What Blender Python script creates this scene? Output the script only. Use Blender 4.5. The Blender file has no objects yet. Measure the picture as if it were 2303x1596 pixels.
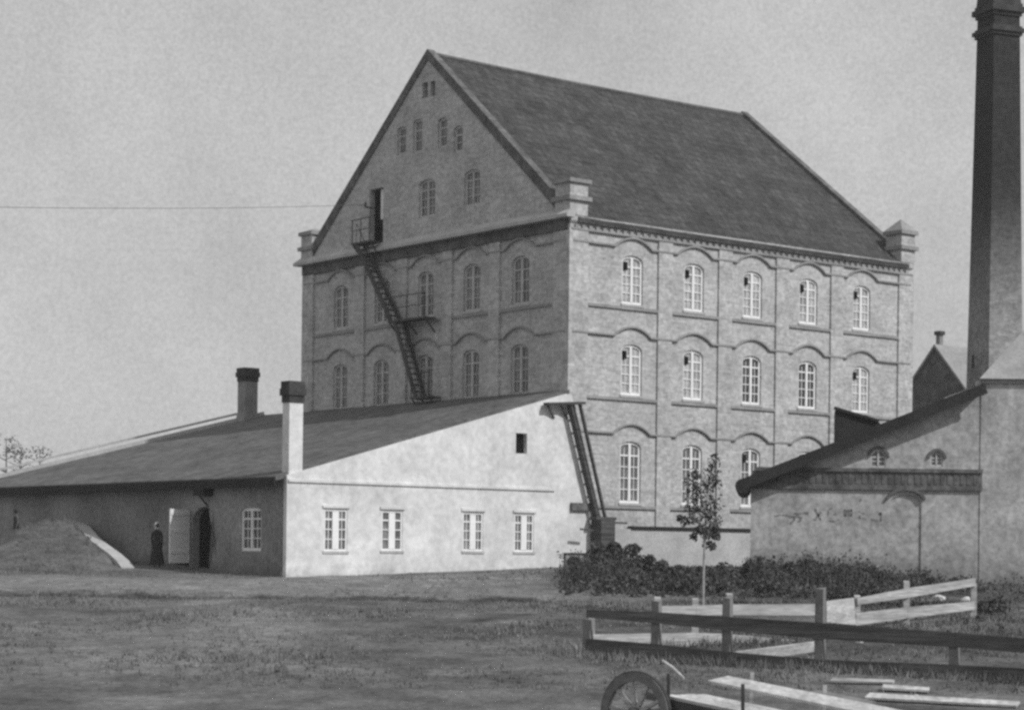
import bpy, bmesh, math, random
from mathutils import Vector, Matrix, noise
random.seed(7)
R = math.radians
S = bpy.context.scene
COL = S.collection
# ------------------------------------------------------------------ camera, sky, sun
E = 3.2                                   # eye height above the foreground ground
cam = bpy.data.cameras.new('camera')
co = bpy.data.objects.new('camera', cam); COL.objects.link(co)
cam.sensor_width = 36.0; cam.lens = 36 * 4687.5 / 2303.0
cam.shift_y = (1240.7 - 798.0) / 2303.0
cam.clip_start = 0.5; cam.clip_end = 6000
ROLL = 0.0115
co.matrix_world = Matrix.Translation((0, 0, E)) @ Matrix.Rotation(R(90), 4, 'X') @ Matrix.Rotation(ROLL, 4, 'Z')
S.camera = co
S.view_settings.view_transform = 'Standard'; S.view_settings.look = 'None'
S.view_settings.exposure = 0.0; S.view_settings.gamma = 1.0
S.cycles.filter_width = 2.8
S.cycles.max_bounces = 6
S.cycles.volume_bounces = 1
S.cycles.use_denoising = False
S.cycles.use_adaptive_sampling = False
SUN_EL = R(42); SUN_H = Vector((.8346, -.5508))       # horizontal direction towards the sun
w = bpy.data.worlds.new('World'); S.world = w; w.use_nodes = True
nt = w.node_tree; nt.nodes.clear()
def N(t, kind, **k):
    n = t.nodes.new(kind)
    for a, b in k.items(): setattr(n, a, b)
    return n
sky = N(nt, 'ShaderNodeTexSky', sky_type='NISHITA', sun_disc=False)
sky.sun_elevation = SUN_EL; sky.sun_rotation = math.atan2(SUN_H.x, SUN_H.y)
sky.air_density = 1.6; sky.dust_density = 4.0
bw = N(nt, 'ShaderNodeRGBToBW'); bg = N(nt, 'ShaderNodeBackground'); out = N(nt, 'ShaderNodeOutputWorld')
tc = N(nt, 'ShaderNodeTexCoord')
def skynoise(scale, detail, lo, hi, rough=.6):
    n = N(nt, 'ShaderNodeTexNoise'); n.inputs['Scale'].default_value = scale; n.inputs['Detail'].default_value = detail
    n.inputs['Roughness'].default_value = rough
    nt.links.new(tc.outputs['Generated'], n.inputs['Vector'])
    m = N(nt, 'ShaderNodeMapRange'); m.inputs['From Min'].default_value = .3; m.inputs['From Max'].default_value = .7
    m.inputs['To Min'].default_value = lo; m.inputs['To Max'].default_value = hi
    nt.links.new(n.outputs['Fac'], m.inputs['Value']); return m.outputs['Result']
c1 = skynoise(6, 6, .82, 1.12); c2 = skynoise(520, 2, .88, 1.12, .8)
m1 = N(nt, 'ShaderNodeMath', operation='MULTIPLY'); m2 = N(nt, 'ShaderNodeMath', operation='MULTIPLY')
# a veil of even overcast laid over the clear sky
veil = N(nt, 'ShaderNodeMix', data_type='FLOAT'); veil.inputs[0].default_value = .86; veil.inputs[3].default_value = 4.95
nt.links.new(sky.outputs['Color'], bw.inputs['Color']); nt.links.new(bw.outputs['Val'], veil.inputs[2])
nt.links.new(veil.outputs[0], m1.inputs[0]); nt.links.new(c1, m1.inputs[1])
nt.links.new(m1.outputs[0], m2.inputs[0]); nt.links.new(c2, m2.inputs[1])
nt.links.new(m2.outputs[0], bg.inputs['Color']); bg.inputs['Strength'].default_value = 0.115
nt.links.new(bg.outputs[0], out.inputs['Surface'])
sd = bpy.data.lights.new('sun', 'SUN'); sd.energy = 3.0; sd.angle = R(0.6); sd.color = (1, 1, 1)
so = bpy.data.objects.new('sun', sd); COL.objects.link(so)
d = Vector((SUN_H.x * math.cos(SUN_EL), SUN_H.y * math.cos(SUN_EL), math.sin(SUN_EL)))
so.rotation_euler = (-d).to_track_quat('-Z', 'Y').to_euler(); so.location = (60, -40, 60)

# ------------------------------------------------------------------ measuring helpers (photo grid 2303 x 1596)
F = 4687.5
def ray(u, v):
    x, y = u - 1151.5, v - 1240.7
    c, s = math.cos(ROLL), math.sin(ROLL)
    return Vector((c * x + s * y, F, s * x - c * y)) / F       # direction with y = 1, z up
def at(u, v, Y):
    p = ray(u, v) * Y; p.z += E; return p
TH = 0.8975
RD = Vector((math.sin(TH), math.cos(TH), 0)); LD = Vector((-math.cos(TH), math.sin(TH), 0))
NC = Vector((2.01, 76.89, 0))                                  # near corner of the mill
def on_plane(u, v, p0, n):
    r = ray(u, v); k = (p0.dot(n)) / r.dot(n); q = r * k; q.z += E; return q
MZ = E - 0.6                                                    # z of the mill's local zero
ANX = NC - RD * 12.29
def fac(u, v, off=0.0):                                         # on the long facade: (s, z)
    q = on_plane(u, v, NC - LD * off, LD); return ((q - NC).dot(RD), q.z - MZ)
def gab(u, v, off=0.0):                                         # on the gable: (t, z)
    q = on_plane(u, v, NC - RD * off, RD); return ((q - NC).dot(LD), q.z - MZ)
def asd(u, v, off=0.0):                                         # on the annex side wall: (t, z)
    q = on_plane(u, v, ANX - RD * off, RD); return ((q - ANX).dot(LD), q.z - MZ)
def aend(u, v):                                                 # on the annex white wall: (x, z)
    q = on_plane(u, v, ANX, LD); return ((q - ANX).dot(RD), q.z - MZ)

# ------------------------------------------------------------------ materials (grey: the place is known in black and white)
def mat(name, lo, hi, scale=1.2, rough=.9, fine=14.0, fine_amt=.22, bump=.25, stretch=(1, 1, 1), spec=.2, soot=None, coord='Object', brick=None, dirt=None):
    m = bpy.data.materials.new(name); m.use_nodes = True
    t = m.node_tree; b = t.nodes['Principled BSDF']
    tx = N(t, 'ShaderNodeTexCoord'); mp = N(t, 'ShaderNodeMapping'); mp.inputs['Scale'].default_value = stretch
    t.links.new(tx.outputs[coord], mp.inputs['Vector'])
    def nz(sc, det, ro=.6):
        n = N(t, 'ShaderNodeTexNoise'); n.inputs['Scale'].default_value = sc; n.inputs['Detail'].default_value = det
        n.inputs['Roughness'].default_value = ro; t.links.new(mp.outputs[0], n.inputs['Vector']); return n.outputs['Fac']
    r = N(t, 'ShaderNodeMapRange'); r.inputs['From Min'].default_value = .32; r.inputs['From Max'].default_value = .68
    r.inputs['To Min'].default_value = lo; r.inputs['To Max'].default_value = hi
    t.links.new(nz(scale, 5), r.inputs['Value'])
    f = N(t, 'ShaderNodeMapRange'); f.inputs['From Min'].default_value = .3; f.inputs['From Max'].default_value = .7
    f.inputs['To Min'].default_value = 1 - fine_amt; f.inputs['To Max'].default_value = 1 + fine_amt
    fn = nz(fine, 3, .7); t.links.new(fn, f.inputs['Value'])
    mu = N(t, 'ShaderNodeMath', operation='MULTIPLY'); t.links.new(r.outputs[0], mu.inputs[0]); t.links.new(f.outputs[0], mu.inputs[1])
    val = mu.outputs[0]
    if soot:                                                    # (z where clean, z where black, factor): soot settled round a flue
        sp = N(t, 'ShaderNodeSeparateXYZ'); t.links.new(tx.outputs['Object'], sp.inputs[0])
        wob = N(t, 'ShaderNodeMath', operation='MULTIPLY_ADD'); wob.inputs[1].default_value = 5.0; t.links.new(nz(.5, 4), wob.inputs[0]); t.links.new(sp.outputs['Z'], wob.inputs[2])
        sr = N(t, 'ShaderNodeMapRange', interpolation_type='SMOOTHSTEP'); sr.inputs['From Min'].default_value = soot[0] + 2.5; sr.inputs['From Max'].default_value = soot[1] + 2.5
        sr.inputs['To Min'].default_value = 1; sr.inputs['To Max'].default_value = soot[2]
        t.links.new(wob.outputs[0], sr.inputs['Value'])
        m2 = N(t, 'ShaderNodeMath', operation='MULTIPLY'); t.links.new(val, m2.inputs[0]); t.links.new(sr.outputs[0], m2.inputs[1]); val = m2.outputs[0]
    if brick:                                                   # (width, height, contrast, joint factor): single bricks or tiles
        sp2 = N(t, 'ShaderNodeSeparateXYZ'); t.links.new(tx.outputs['Object'], sp2.inputs[0])
        hx = N(t, 'ShaderNodeMath', operation='ADD'); t.links.new(sp2.outputs['X'], hx.inputs[0]); t.links.new(sp2.outputs['Y'], hx.inputs[1])
        cv = N(t, 'ShaderNodeCombineXYZ'); t.links.new(sp2.outputs[brick[4]] if len(brick) > 4 else hx.outputs[0], cv.inputs[0]); t.links.new(sp2.outputs['Z'], cv.inputs[1])
        bt = N(t, 'ShaderNodeTexBrick'); bt.inputs['Scale'].default_value = 1; bt.inputs['Brick Width'].default_value = brick[0]; bt.inputs['Row Height'].default_value = brick[1]
        bt.inputs['Mortar Size'].default_value = brick[1] * .12; bt.inputs['Mortar Smooth'].default_value = .6
        for nm_, v_ in (('Color1', 1 - brick[2]), ('Color2', 1 + brick[2]), ('Mortar', brick[3])): bt.inputs[nm_].default_value = (v_, v_, v_, 1)
        t.links.new(cv.outputs[0], bt.inputs['Vector'])
        m4 = N(t, 'ShaderNodeMath', operation='MULTIPLY'); t.links.new(val, m4.inputs[0]); t.links.new(bt.outputs['Color'], m4.inputs[1]); val = m4.outputs[0]
    if dirt:                                                    # (z clean, z dirty, factor): mud splashed up from the ground
        sp3 = N(t, 'ShaderNodeSeparateXYZ'); t.links.new(tx.outputs['Object'], sp3.inputs[0])
        wb = N(t, 'ShaderNodeMath', operation='MULTIPLY_ADD'); wb.inputs[1].default_value = 2.2; t.links.new(nz(1.1, 5, .7), wb.inputs[0]); t.links.new(sp3.outputs['Z'], wb.inputs[2])
        dr = N(t, 'ShaderNodeMapRange', interpolation_type='SMOOTHSTEP'); dr.inputs['From Min'].default_value = dirt[1] + 1.1; dr.inputs['From Max'].default_value = dirt[0] + 1.1
        dr.inputs['To Min'].default_value = dirt[2]; dr.inputs['To Max'].default_value = 1; t.links.new(wb.outputs[0], dr.inputs['Value'])
        m5 = N(t, 'ShaderNodeMath', operation='MULTIPLY'); t.links.new(val, m5.inputs[0]); t.links.new(dr.outputs[0], m5.inputs[1]); val = m5.outputs[0]
    t.links.new(val, b.inputs['Base Color'])
    b.inputs['Roughness'].default_value = rough; b.inputs['Specular IOR Level'].default_value = spec
    if bump:
        bp = N(t, 'ShaderNodeBump'); bp.inputs['Strength'].default_value = bump; bp.inputs['Distance'].default_value = .03
        t.links.new(fn, bp.inputs['Height']); t.links.new(bp.outputs[0], b.inputs['Normal'])
    return m
M = {}
M['brick'] = mat('pale_brick', .33, .47, .8, fine=6, fine_amt=.27, brick=(.27, .085, .16, 1.1), dirt=(2.2, .2, .72))
M['brick_trim'] = mat('brick_trim', .22, .33, .9, fine=11)
M['stone'] = mat('pale_stone', .36, .48, 1.0)
M['tile'] = mat('roof_tile', .042, .075, .7, rough=.85, fine=4, fine_amt=.4, brick=(.32, .30, .22, .7, 'X'))
M['lean_tile'] = mat('annex_roof_tile', .085, .14, .6, rough=.85, fine=5, fine_amt=.35, brick=(.4, .085, .2, .7, 'Y'))
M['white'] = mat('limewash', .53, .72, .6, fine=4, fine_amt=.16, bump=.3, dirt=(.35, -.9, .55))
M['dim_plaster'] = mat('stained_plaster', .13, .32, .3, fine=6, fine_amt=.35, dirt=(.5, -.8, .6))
M['grey_plaster'] = mat('grey_plaster', .27, .46, .8, fine=5, fine_amt=.34, dirt=(3.9, 2.3, .6))
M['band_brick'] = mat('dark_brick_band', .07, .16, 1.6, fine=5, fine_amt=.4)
M['frame'] = mat('white_paint', .74, .84, 2, rough=.6, fine=20, fine_amt=.06, bump=0)
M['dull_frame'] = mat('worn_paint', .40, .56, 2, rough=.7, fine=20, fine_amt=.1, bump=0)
M['glass'] = mat('dark_glass', .035, .07, 1.6, rough=.22, fine=3, fine_amt=.4, bump=0, spec=.5)
M['blind'] = mat('clouded_glass', .26, .50, 1.1, rough=.4, fine=3.5, fine_amt=.35, bump=0, spec=.4)
M['mid_glass'] = mat('dusty_glass', .07, .22, 1.1, rough=.3, fine=3.5, fine_amt=.45, bump=0, spec=.5)
M['hole'] = mat('dark_opening', .008, .014, 2, bump=0, spec=0)
M['tar'] = mat('tarred_board', .018, .035, 1.2, rough=.85, fine=9)
M['stair_iron'] = mat('old_iron', .055, .09, 2, rough=.8, fine=12)
M['iron'] = mat('rusty_iron', .03, .055, 2, rough=.7, fine=12)
M['old_wood'] = mat('weathered_wood', .04, .10, 1.2, fine=5, fine_amt=.45, stretch=(.35, .35, 7))
M['grey_wood'] = mat('silvered_wood', .26, .48, 1.2, fine=5, fine_amt=.35, stretch=(.4, .4, 6))
M['post_wood'] = mat('post_wood', .14, .24, 1.5, fine=9)
M['deck_wood'] = mat('bleached_wood', .34, .58, 1.2, fine=6, fine_amt=.3, stretch=(1.6, .5, 4))
M['pale_door'] = mat('pale_door_paint', .70, .80, 1.0, fine=8, fine_amt=.12)
M['dark_door'] = mat('dark_door', .05, .09, 1.5, fine=9)
M['chim'] = mat('chimney_brick', .19, .30, .5, fine=4, fine_amt=.35, brick=(.27, .085, .15, 1.1), soot=(9.5, 17.5, .13))
M['flue'] = mat('flue_brick', .20, .32, 1.5, fine=9)
M['flue_cap'] = mat('sooty_brick', .035, .07, 2, fine=9)
M['bark'] = mat('bark', .10, .18, 3, fine=14)
M['pale_bark'] = mat('pale_bark', .26, .40, 3, fine=14)
M['leaf'] = mat('leaf', .035, .11, 1.5, fine=3, fine_amt=.4, bump=0)
M['weed'] = mat('weed_leaf', .03, .13, 1.1, fine=4, fine_amt=.6, bump=0)
M['grassy'] = mat('grass_blade', .10, .24, .35, fine=2.5, fine_amt=.4, bump=0)
M['cloth_dark'] = mat('dark_cloth', .022, .04, 5, bump=.1)
M['cloth_mid'] = mat('grey_cloth', .09, .14, 5, bump=.1)
M['skin'] = mat('skin', .34, .42, 6, bump=0, rough=.6)
M['linen'] = mat('pale_linen', .52, .64, 6, bump=.1)
M['felt'] = mat('felt', .03, .05, 6, bump=.1)
M['rock'] = mat('pale_rubble', .42, .60, 4, fine=12)
M['mark'] = mat('worn_paint_mark', .10, .26, 5, fine=14, fine_amt=.5, bump=0)

# ------------------------------------------------------------------ mesh helpers
class B:
    def __init__(s): s.v = []; s.f = []
    def poly(s, pts):
        i = len(s.v); s.v += [Vector(p) for p in pts]; s.f.append(tuple(range(i, i + len(pts))))
    def hexa(s, p):                                             # 8 corners: 0-3 bottom loop, 4-7 top loop
        i = len(s.v); s.v += [Vector(q) for q in p]
        for a in ((0, 3, 2, 1), (4, 5, 6, 7), (0, 1, 5, 4), (1, 2, 6, 5), (2, 3, 7, 6), (3, 0, 4, 7)): s.f.append(tuple(i + k for k in a))
    def box(s, x0, x1, y0, y1, z0, z1):
        s.hexa([(x0, y0, z0), (x1, y0, z0), (x1, y1, z0), (x0, y1, z0), (x0, y0, z1), (x1, y0, z1), (x1, y1, z1), (x0, y1, z1)])
    def bar(s, a, b, w, h, up=Vector((0, 0, 1)), taper=1.0):      # squared beam from a to b
        a, b = Vector(a), Vector(b); d_ = (b - a).normalized()
        if abs(d_.dot(up)) > .98: up = Vector((0, 1, 0))
        x = d_.cross(up).normalized() * (w / 2); z = x.normalized().cross(d_) * (h / 2)
        s.hexa([a - x - z, a + x - z, b + (x - z) * taper, b + (-x - z) * taper, a - x + z, a + x + z, b + (x + z) * taper, b + (-x + z) * taper])
    def tube(s, pts, rad, n=8):
        pts = [Vector(p) for p in pts]; rings = []
        if not hasattr(rad, '__len__'): rad = [rad] * len(pts)
        for k, p in enumerate(pts):
            d_ = (pts[min(k + 1, len(pts) - 1)] - pts[max(k - 1, 0)]).normalized()
            up = Vector((0, 0, 1)) if abs(d_.z) < .95 else Vector((1, 0, 0))
            x = d_.cross(up).normalized(); y = x.cross(d_)
            i = len(s.v); s.v += [p + (x * math.cos(2 * math.pi * j / n) + y * math.sin(2 * math.pi * j / n)) * rad[k] for j in range(n)]; rings.append(i)
        for a, b in zip(rings, rings[1:]):
            for j in range(n): s.f.append((a + j, a + (j + 1) % n, b + (j + 1) % n, b + j))
        s.f.append(tuple(rings[0] + j for j in range(n))[::-1]); s.f.append(tuple(rings[-1] + j for j in range(n)))
    def prism(s, loop, d_):                                     # planar loop swept by vector d_
        d_ = Vector(d_); lo = [Vector(p) for p in loop]; n = len(lo); i = len(s.v)
        s.v += lo + [p + d_ for p in lo]
        s.f.append(tuple(range(i, i + n))[::-1]); s.f.append(tuple(range(i + n, i + 2 * n)))
        for k in range(n): s.f.append((i + k, i + (k + 1) % n, i + n + (k + 1) % n, i + n + k))
    def make(s, name, m, parent=None, smooth=False, fix=True):
        me = bpy.data.meshes.new(name); me.from_pydata([tuple(v) for v in s.v], [], s.f)
        if fix:
            bm = bmesh.new(); bm.from_mesh(me); bmesh.ops.recalc_face_normals(bm, faces=bm.faces); bm.to_mesh(me); bm.free()
        if smooth:
            for p in me.polygons: p.use_smooth = True
        me.materials.append(M[m] if isinstance(m, str) else m)
        o = bpy.data.objects.new(name, me); COL.objects.link(o)
        if parent: o.parent = parent
        return o
def tag(o, label=None, cat=None, group=None, kind=None):
    if label: o['label'] = label
    if cat: o['category'] = cat
    if group: o['group'] = group
    if kind: o['kind'] = kind
    return o
def thing(name, label, cat, loc=(0, 0, 0), rz=0, group=None):
    o = bpy.data.objects.new(name, None); COL.objects.link(o); o.location = loc; o.rotation_euler = (0, 0, rz)
    o.empty_display_size = .3
    return tag(o, label, cat, group)
def fill(b, outer, holes, to3):                                 # planar wall with openings
    bm = bmesh.new(); es = []
    for lp in [outer] + holes:
        vs = [bm.verts.new((x, z, 0)) for x, z in lp]
        es += [bm.edges.new((vs[k], vs[(k + 1) % len(vs)])) for k in range(len(vs))]
    bmesh.ops.triangle_fill(bm, use_beauty=True, use_dissolve=False, edges=es, normal=(0, 0, 1))
    bm.verts.index_update(); i = len(b.v)
    b.v += [to3(v.co.x, v.co.y, 0) for v in bm.verts]
    for f in bm.faces: b.f.append(tuple(i + v.index for v in f.verts))
    bm.free()
def opening(xc, w_, zb, zt, rise=0.0, n=8):
    if rise <= 0: return [(xc - w_ / 2, zb), (xc + w_ / 2, zb), (xc + w_ / 2, zt), (xc - w_ / 2, zt)]
    pts = [(xc - w_ / 2, zb), (xc + w_ / 2, zb)]
    for k in range(n + 1):
        a = math.pi * k / n
        pts.append((xc + w_ / 2 * math.cos(a), zt - rise + rise * math.sin(a)))
    return pts
def wall(b, outer, holes, to3, depth):                          # to3(x, z, out): out > 0 towards the viewer
    fill(b, outer, holes, to3)
    for lp in holes:
        n = len(lp)
        for k in range(n):
            (x0, z0), (x1, z1) = lp[k], lp[(k + 1) % n]
            b.poly([to3(x0, z0, 0), to3(x1, z1, 0), to3(x1, z1, -depth), to3(x0, z0, -depth)])
def band(b, pts, h, dp, to3, base=0.002):                           # moulding along a line on a wall
    for (x0, z0), (x1, z1) in zip(pts, pts[1:]):
        b.hexa([to3(x0, z0, base), to3(x1, z1, base), to3(x1, z1, dp), to3(x0, z0, dp), to3(x0, z0 + h, base), to3(x1, z1 + h, base), to3(x1, z1 + h, dp), to3(x0, z0 + h, dp)])
def slab(b, x0, x1, z0, z1, o0, o1, to3):
    b.hexa([to3(x0, z0, o0), to3(x1, z0, o0), to3(x1, z0, o1), to3(x0, z0, o1), to3(x0, z1, o0), to3(x1, z1, o0), to3(x1, z1, o1), to3(x0, z1, o1)])
def window(parent, to3, xc, w_, zb, zt, rise, rows, set_, frame='frame', pane='glass', vent=False, label=None, mull=.11, cols=2, sill=None, fw=.09):
    """a window: frame (part) with its panes, open vent and sill as sub-parts"""
    b = B(); o0, o1 = -set_, -set_ + .07
    x0, x1 = xc - w_ / 2, xc + w_ / 2; zs = zt - rise
    slab(b, x0, x0 + fw, zb, zs, o0, o1, to3); slab(b, x1 - fw, x1, zb, zs, o0, o1, to3)
    slab(b, x0 + fw, x1 - fw, zb, zb + fw, o0, o1, to3)
    if rise > 0:
        n = 10
        for k in range(n):
            a0, a1 = math.pi * k / n, math.pi * (k + 1) / n
            def P(a, q): return (xc + (w_ / 2 - q) * math.cos(a), zs + (rise - q * 1.15) * math.sin(a))
            p = [P(a0, 0), P(a1, 0), P(a1, fw), P(a0, fw)]
            b.hexa([to3(x, z, o0) for x, z in p] + [to3(x, z, o1) for x, z in p])
    else: slab(b, x0 + fw, x1 - fw, zt - fw, zt, o0, o1, to3)
    top = zt - fw
    if cols == 2: slab(b, xc - mull / 2, xc + mull / 2, zb + fw, top - .01, o0, o1 + .02, to3)
    for k in range(1, rows):
        z = zb + fw + (zs + rise * .55 - zb - fw) * k / rows
        thick = .055 if k == rows - 1 else .032
        slab(b, x0 + fw, x1 - fw, z - thick / 2, z + thick / 2, o0 + .01, o1 - .012, to3)
    for sx in ((x0 + fw + xc - mull / 2) / 2, (x1 - fw + xc + mull / 2) / 2):
        if w_ > .9 and cols == 2: slab(b, sx - .012, sx + .012, zb + fw, zs, o0 + .012, o1 - .02, to3)
    fr = b.make('window', frame, parent)
    if label: fr['label'] = label
    g = B(); lp = opening(xc, w_ - .03, zb + .015, zt - .015, max(0, rise - .015))
    g.poly([to3(x, z, o0 + .02) for x, z in lp]); g.make('pane', pane, fr)
    if vent:
        q = B(); slab(q, x0 + fw + .005, x0 + fw + .24, zt - .56, zt - .26, o1 - .01, o1 + .008, to3); q.make('open_vent', 'hole', fr)
    if sill:
        q = B(); slab(q, x0 - .06, x1 + .06, zb - .09, zb - .004, -.1, sill, to3); q.make('sill', 'stone', fr)
    return fr

# ------------------------------------------------------------------ ground
PROF = [(-200, -3.4), (20, -3.2), (33, -3.07), (46, -2.29), (56, -1.68), (69, -.95), (77, -.5), (90, -.45), (3000, -.45)]
def lerp_prof(y):
    for (a, za), (b, zb) in zip(PROF, PROF[1:]):
        if y <= b: return za + (zb - za) * (y - a) / (b - a)
    return PROF[-1][1]
def sst(a, b, x):
    t = min(1, max(0, (x - a) / (b - a))); return t * t * (3 - 2 * t)
P1 = at(145, 1166, 81.0); P2 = at(262, 1262, 73.2)
def cop_x(y): return P2.x + (P1.x - P2.x) * (y - P2.y) / (P1.y - P2.y)
def ground(x, y):
    z = lerp_prof(y)
    wd = .25 + max(0, 74 - y) * .9
    side = 1 - sst(-wd, wd * .2, x - cop_x(max(y, 70)))
    m_ = sst(69.5, 81.5, y) * 1.55 * side * (1 - .25 * sst(88, 140, y))
    m_ *= 1 - .68 * sst(17.6, 20.2, -x)
    z += m_
    if m_ > .02: z += m_ * (.16 * noise.noise(Vector((x * .8, y * .8, 1))) + .10 * noise.noise(Vector((x * 2.2, y * 2.2, 2))))
    if 25 < y < 80 and abs(x) < 40:
        z += .05 * noise.noise(Vector((x * .35, y * .35, 0))) + .03 * noise.noise(Vector((x * 1.3, y * 1.3, 3)))
        z -= .16 * math.exp(-((y - 61.0 - .25 * noise.noise(Vector((x * .2, 5, 0)))) / .45) ** 2)       # ditch beside the road
        z -= .06 * math.exp(-((y - 66.2) / .3) ** 2) + .06 * math.exp(-((y - 64.4) / .3) ** 2)           # cart ruts
    return z + E
def axis(spec):
    r_ = []
    for a, b, st in spec:
        n = max(1, round((b - a) / st)); r_ += [a + (b - a) * k / n for k in range(n)]
    return r_ + [spec[-1][1]]
gx = axis([(-1500, -200, 260), (-200, -40, 20), (-40, 40, .5), (40, 200, 20), (200, 1500, 260)])
gy = axis([(-200, 20, 20), (20, 58, .5), (58, 90, .3), (90, 130, 4), (130, 400, 30), (400, 2800, 300)])
b = B(); b.v = [Vector((x, y, ground(x, y))) for y in gy for x in gx]; nx = len(gx)
b.f = [(j * nx + i, j * nx + i + 1, (j + 1) * nx + i + 1, (j + 1) * nx + i) for j in range(len(gy) - 1) for i in range(nx - 1)]
def ground_mat():
    m = bpy.data.materials.new('field_soil'); m.use_nodes = True; t = m.node_tree; bs = t.nodes['Principled BSDF']
    tx = N(t, 'ShaderNodeTexCoord')
    def nz(sc, det, lo, hi, a=.32, c=.68, ro=.6):
        n = N(t, 'ShaderNodeTexNoise'); n.inputs['Scale'].default_value = sc; n.inputs['Detail'].default_value = det; n.inputs['Roughness'].default_value = ro
        t.links.new(tx.outputs['Object'], n.inputs['Vector'])
        r = N(t, 'ShaderNodeMapRange'); r.inputs['From Min'].default_value = a; r.inputs['From Max'].default_value = c
        r.inputs['To Min'].default_value = lo; r.inputs['To Max'].default_value = hi; t.links.new(n.outputs['Fac'], r.inputs['Value']); return r.outputs[0]
    def mul(a, c):
        q = N(t, 'ShaderNodeMath', operation='MULTIPLY'); t.links.new(a, q.inputs[0]); t.links.new(c, q.inputs[1]); return q.outputs[0]
    grass = mul(mul(nz(.13, 4, .095, .175), nz(.8, 6, .62, 1.38)), nz(6, 4, .62, 1.38, ro=.8))
    dirt = mul(mul(nz(.5, 5, .18, .29), nz(1.4, 5, .75, 1.25)), nz(6, 4, .7, 1.3))
    sp = N(t, 'ShaderNodeSeparateXYZ'); t.links.new(tx.outputs['Object'], sp.inputs[0])
    wob = N(t, 'ShaderNodeMath', operation='MULTIPLY_ADD'); wob.inputs[1].default_value = 1.6
    t.links.new(nz(.4, 5, -1, 1), wob.inputs[0]); t.links.new(sp.outputs['Y'], wob.inputs[2])
    def ramp(v_, a, c):
        r = N(t, 'ShaderNodeMapRange', interpolation_type='SMOOTHSTEP'); r.inputs['From Min'].default_value = a; r.inputs['From Max'].default_value = c; t.links.new(v_, r.inputs['Value']); return r.outputs[0]
    def ell(cx, cy, rx, ry, lo_, hi_):                             # patch of different growth or bare soil: hi inside, lo outside
        v = N(t, 'ShaderNodeCombineXYZ'); a = N(t, 'ShaderNodeMath', operation='MULTIPLY_ADD'); a.inputs[1].default_value = 1 / rx; a.inputs[2].default_value = -cx / rx
        c = N(t, 'ShaderNodeMath', operation='MULTIPLY_ADD'); c.inputs[1].default_value = 1 / ry; c.inputs[2].default_value = -cy / ry
        t.links.new(sp.outputs['X'], a.inputs[0]); t.links.new(wob.outputs[0], c.inputs[0]); t.links.new(a.outputs[0], v.inputs[0]); t.links.new(c.outputs[0], v.inputs[1])
        l = N(t, 'ShaderNodeVectorMath', operation='LENGTH'); t.links.new(v.outputs[0], l.inputs[0])
        r = N(t, 'ShaderNodeMapRange', interpolation_type='SMOOTHSTEP'); r.inputs['From Min'].default_value = .45; r.inputs['From Max'].default_value = 1.25
        r.inputs['To Min'].default_value = hi_; r.inputs['To Max'].default_value = lo_; t.links.new(l.outputs['Value'], r.inputs['Value']); return r.outputs[0]
    grass = mul(mul(mul(grass, ell(3.5, 52, 9, 7, 1, .66)), ell(11, 66, 12, 7, 1, .55)), ell(-8, 50, 5, 8, 1, 1.25))
    apron = ell(-3.2, 69.6, 6.5, 2.2, 0, 1)
    road = mul(mul(ramp(wob.outputs[0], 61.3, 62.6), ramp(wob.outputs[0], 70.5, 68.5)), ell(12, 66, 12, 7, .75, .1))
    worn = nz(.22, 4, 0, .8, .52, .68)                           # bare worn patches in the grass
    mx = N(t, 'ShaderNodeMath', operation='MAXIMUM'); t.links.new(road, mx.inputs[0]); mx0 = N(t, 'ShaderNodeMath', operation='MAXIMUM'); t.links.new(worn, mx0.inputs[0]); t.links.new(apron, mx0.inputs[1]); t.links.new(mx0.outputs[0], mx.inputs[1])
    mix = N(t, 'ShaderNodeMix', data_type='FLOAT'); t.links.new(mx.outputs[0], mix.inputs[0]); t.links.new(grass, mix.inputs[2]); t.links.new(dirt, mix.inputs[3])
    line = N(t, 'ShaderNodeMath', operation='SUBTRACT'); line.inputs[0].default_value = 1
    l2 = N(t, 'ShaderNodeMath', operation='MULTIPLY'); l2.inputs[1].default_value = .62
    wy = N(t, 'ShaderNodeMath', operation='MULTIPLY_ADD'); wy.inputs[1].default_value = .5; t.links.new(nz(.5, 4, -1, 1), wy.inputs[0]); t.links.new(sp.outputs['Y'], wy.inputs[2])
    t.links.new(mul(ramp(wy.outputs[0], 59.9, 60.6), ramp(wy.outputs[0], 61.9, 61.3)), l2.inputs[0]); t.links.new(l2.outputs[0], line.inputs[1])
    t.links.new(mul(mix.outputs[0], line.outputs[0]), bs.inputs['Base Color']); bs.inputs['Roughness'].default_value = 1; bs.inputs['Specular IOR Level'].default_value = .05
    bp = N(t, 'ShaderNodeBump'); bp.inputs['Strength'].default_value = .6; bp.inputs['Distance'].default_value = .08
    t.links.new(nz(5, 5, 0, 1, ro=.75), bp.inputs['Height']); t.links.new(bp.outputs[0], bs.inputs['Normal'])
    return m
tag(b.make('ground', ground_mat(), fix=False, smooth=True), kind='structure')
def patch(name, m, loop, lift=.02):
    pass

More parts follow.
